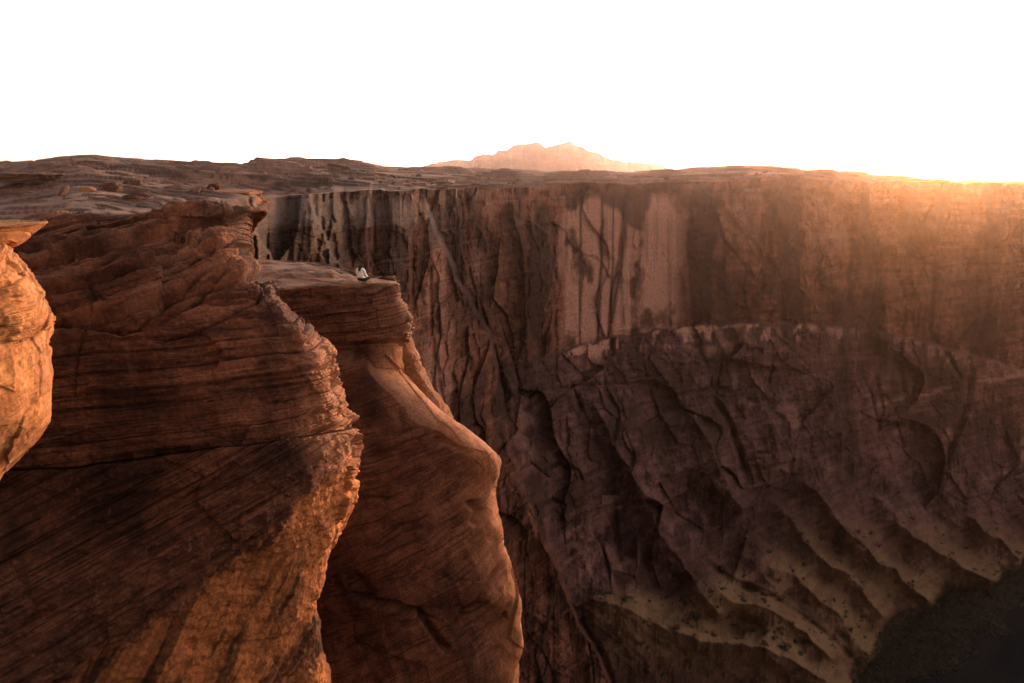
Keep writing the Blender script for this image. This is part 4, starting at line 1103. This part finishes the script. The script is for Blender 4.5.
def person():
    """sitting cross-legged, looking out over the canyon (local +y)"""
    skin = plain('skin', (.42, .24, .17), .6, .08); shirt = plain('white_cotton', (.88, .87, .86), .85, .05, 20)
    trous = plain('dark_denim', (.035, .035, .045), .9, .2, 20); hair = plain('dark_hair', (.02, .014, .011), .6, .3, 30)
    V = [(0, 0, .12), (0, .0, .27), (0, .01, .42), (0, .01, .54), (0, .03, .60), (0, .05, .69), (0, .06, .77)]
    R = [(.15, .12), (.13, .10), (.14, .10), (.12, .08), .05, .075, .07]
    E = [(0, 1), (1, 2), (2, 3), (3, 4), (4, 5), (5, 6)]
    for sx in (-1, 1):
        k = len(V)
        V += [(.17 * sx, .02, .52), (.215 * sx, .05, .34), (.20 * sx, .22, .21), (.19 * sx, .31, .17)]
        R += [.055, .045, .035, .03]
        E += [(3, k), (k, k + 1), (k + 1, k + 2), (k + 2, k + 3)]
        h = k + 3
        for q in range(4):      # four fingers resting on the knee
            k2 = len(V); ox = (q - 1.5) * .018
            V += [(.19 * sx + ox, .355, .175), (.19 * sx + ox, .39 - abs(q - 1.3) * .006, .16)]
            R += [.010, .008]; E += [(h, k2), (k2, k2 + 1)]
        k2 = len(V); V += [((.19 - .045) * sx, .33, .165), ((.19 - .06) * sx, .355, .155)]; R += [.012, .009]; E += [(h, k2), (k2, k2 + 1)]
        k = len(V)
        V += [(.10 * sx, .06, .10), (.29 * sx, .33, .13), (.02 * sx, .42 + .04 * sx, .06), (-.08 * sx, .44 + .05 * sx, .045)]
        R += [.09, .065, .045, .04]
        E += [(0, k), (k, k + 1), (k + 1, k + 2), (k + 2, k + 3)]
    body = skin_body('person', V, E, R, skin)
    # face: nose and ears pulled out of the head itself
    me = body.data
    for v in me.vertices:
        c = v.co
        if c.z > .63:
            c.x *= 1.0
            r = math.hypot(c.x, c.z - .715)
            if c.y > .08 and abs(c.x) < .02 and abs(c.z - .71) < .03: c.y += .022
            if abs(c.x) > .06 and abs(c.z - .715) < .03 and abs(c.y - .05) < .03: c.x *= 1.2
    # clothing: shells lifted off the body
    def shell(name, mat, keep, off):
        bm_v = [v.co + v.normal * off for v in me.vertices]
        fs = [p.vertices[:] for p in me.polygons if keep(p.center)]
        used = sorted({i for f in fs for i in f}); mp = {i: n for n, i in enumerate(used)}
        o = mesh_obj(name, [bm_v[i] for i in used], [[mp[i] for i in f] for f in fs], mat, body)
        so_ = o.modifiers.new('cloth', 'SOLIDIFY'); so_.thickness = .008; so_.offset = 1
        return o
    shell('shirt', shirt, lambda c: (.14 < c.z < .605 and c.y < .22 and not (c.z < .2 and c.y > .12)), .014)
    shell('trousers', trous, lambda c: c.z < .17 and not (c.y > .30 and abs(c.x) > .12 and abs(c.x) < .26 and c.z > .135) and c.y < .43, .012)
    # long hair down the back
    n, m_ = 36, 22
    th = np.linspace(0, 2 * np.pi, n)[None, :]; t = np.linspace(0, 1, m_)[:, None]
    zz = .80 - .34 * t
    rad_ = np.where(t < .3, np.sqrt(np.clip(1 - ((.3 - t) / .3) ** 2, 0, 1)) * .112, .112 - .035 * (t - .3) / .7)
    cy = .045 - .075 * sstep(.2, .8, t)
    X = rad_ * np.cos(th) * (1 + .05 * vnoise(th * 4, t * 3, None, 3)); Yh = cy + rad_ * np.sin(th) * np.where(np.sin(th) > 0, np.where(t > .18, .15, .8), 1.0)
    grid_mesh('hair', np.stack([X, Yh, zz + 0 * X], -1), hair, None, body)
    # eyes and mouth
    for sx in (-1, 1):
        th = np.linspace(0, 2 * np.pi, 9)[None, :]; ph = np.linspace(0, np.pi, 6)[:, None]
        grid_mesh('eye', np.stack([.028 * sx + .009 * np.sin(ph) * np.cos(th), .118 + .006 * np.sin(ph) * np.sin(th), .725 + .007 * np.cos(ph) + 0 * th], -1), hair, None, body)
    grid_mesh('mouth', np.stack([.022 * np.sin(ph) * np.cos(th), .115 + .006 * np.sin(ph) * np.sin(th), .668 + .005 * np.cos(ph) + 0 * th], -1), plain('lips', (.35, .13, .11), .5), None, body)
    # seat him where the photo shows, on the rock
    g = GB.reshape(-1, 3); qx, qy = proj(g)
    m = (np.abs(qx - 360) < 2.5) & (g[:, 1] > 42.3) & (g[:, 1] < 43.8) & (qy < 300)
    top = g[m]
    z = top[:, 2].max() if len(top) else CAMZ - 6
    D = 43.0
    x = P(360.5, 278, D)[0]
    body.location = (x, D, z - .02)
    body.rotation_euler = (0, 0, rad(-18)); body.scale = (1.16,) * 3
    tag(body, 'person in a white top with long dark hair sitting cross-legged on the promontory, looking out', 'person', kind='thing')
    print('PERSON', x, z, proj(np.array([x, D, z])))
person()

# ------------------------------------------------------------------ light
SUN_EL = rad(2.6)
SUN_AZ = math.atan((928 - 512) / F)            # to the right of straight ahead
sl = bpy.data.lights.new('sun', 'SUN')
sl.energy = 5.0; sl.angle = rad(.55); sl.color = (1.0, .50, .175)
so = bpy.data.objects.new('sun', sl); col.objects.link(so)
sdir = Vector((math.sin(SUN_AZ) * math.cos(SUN_EL), math.cos(SUN_AZ) * math.cos(SUN_EL), math.sin(SUN_EL)))
so.rotation_euler = sdir.to_track_quat('Z', 'Y').to_euler()
so.location = (300, 600, 600)

SKY_BACK, SKY_FRONT = (2.25, 1.78, 1.66), (4.2, 4.1, 4.0)
w = bpy.data.worlds.new('World'); sc.world = w; w.use_nodes = True
nt = w.node_tree; nt.nodes.clear()
out = nt.nodes.new('ShaderNodeOutputWorld'); bg = nt.nodes.new('ShaderNodeBackground')
sky = nt.nodes.new('ShaderNodeTexSky'); sky.sky_type = 'NISHITA'; sky.sun_disc = False
sky.sun_elevation = SUN_EL; sky.sun_rotation = SUN_AZ
sky.air_density = 1.0; sky.dust_density = 1.2; sky.ozone_density = 1.0
hs = nt.nodes.new('ShaderNodeHueSaturation'); hs.inputs['Saturation'].default_value = .22
mx = nt.nodes.new('ShaderNodeMix'); mx.data_type = 'RGBA'; mx.blend_type = 'MULTIPLY'; mx.inputs[0].default_value = 1
mx.inputs[7].default_value = (1.0, .955, .945, 1)
nt.links.new(sky.outputs[0], hs.inputs['Color']); nt.links.new(hs.outputs[0], mx.inputs[6]); 
tcw = nt.nodes.new('ShaderNodeTexCoord'); nrm = nt.nodes.new('ShaderNodeVectorMath'); nrm.operation = 'NORMALIZE'
nt.links.new(tcw.outputs['Generated'], nrm.inputs[0])
dt = nt.nodes.new('ShaderNodeVectorMath'); dt.operation = 'DOT_PRODUCT'; nt.links.new(nrm.outputs[0], dt.inputs[0])
dt.inputs[1].default_value = (math.sin(SUN_AZ - .75), math.cos(SUN_AZ - .75), .05)
mr = nt.nodes.new('ShaderNodeMapRange'); mr.interpolation_type = 'SMOOTHSTEP'
for i_, v_ in ((1, .2), (2, .8), (3, 0), (4, 1)): mr.inputs[i_].default_value = v_
bf = nt.nodes.new('ShaderNodeMix'); bf.data_type = 'RGBA'; bf.clamp_factor = True
bf.inputs[6].default_value = SKY_BACK + (1,); bf.inputs[7].default_value = SKY_FRONT + (1,)
nt.links.new(mr.outputs[0], bf.inputs[0])
nt.links.new(dt.outputs['Value'], mr.inputs[0])
cl = nt.nodes.new('ShaderNodeMix'); cl.data_type = 'RGBA'; cl.blend_type = 'MULTIPLY'; cl.inputs[0].default_value = 1
nt.links.new(mx.outputs[2], cl.inputs[6]); nt.links.new(bf.outputs[2], cl.inputs[7])
sz_ = nt.nodes.new('ShaderNodeSeparateXYZ'); nt.links.new(nrm.outputs[0], sz_.inputs[0])
hz = nt.nodes.new('ShaderNodeMapRange'); hz.interpolation_type = 'SMOOTHSTEP'
for i_, v_ in ((1, 0.0), (2, .2), (3, 2.6), (4, 1.0)): hz.inputs[i_].default_value = v_
nt.links.new(sz_.outputs[2], hz.inputs[0])
hm = nt.nodes.new('ShaderNodeVectorMath'); hm.operation = 'SCALE'; nt.links.new(cl.outputs[2], hm.inputs[0]); nt.links.new(hz.outputs[0], hm.inputs['Scale'])
nt.links.new(hm.outputs[0], bg.inputs[0])
nt.links.new(bg.outputs[0], out.inputs[0])
bg.inputs[1].default_value = .15

# the air
def haze():
    x0, x1, y0, y1, z0, z1 = -26000, 26000, -6500, 34000, -12, CAMZ + 1150
    V = [(x0, y0, z0), (x1, y0, z0), (x1, y1, z0), (x0, y1, z0), (x0, y0, z1), (x1, y0, z1), (x1, y1, z1), (x0, y1, z1)]
    Fs = [(0, 3, 2, 1), (4, 5, 6, 7), (0, 1, 5, 4), (1, 2, 6, 5), (2, 3, 7, 6), (3, 0, 4, 7)]
    m = bpy.data.materials.new('dusty_air'); m.use_nodes = True
    nt = m.node_tree; nt.nodes.clear()
    o_ = nt.nodes.new('ShaderNodeOutputMaterial'); pv = nt.nodes.new('ShaderNodeVolumePrincipled')
    pv.inputs['Color'].default_value = (.98, .70, .56, 1); pv.inputs['Density'].default_value = .00005
    pv.inputs['Anisotropy'].default_value = .915
    nt.links.new(pv.outputs[0], o_.inputs['Volume'])
    o = mesh_obj('haze', V, Fs, m, smooth=False)
    tag(o, 'thin warm dusty air filling the canyon and plateau', 'haze', kind='stuff')
haze()

sc.view_settings.view_transform = 'Standard'; sc.view_settings.look = 'None'
sc.view_settings.exposure = .92; sc.view_settings.gamma = 1; sc.view_settings.use_curve_mapping = False
sc.cycles.max_bounces = 6; sc.cycles.diffuse_bounces = 3; sc.cycles.volume_bounces = 1
sc.cycles.use_denoising = True
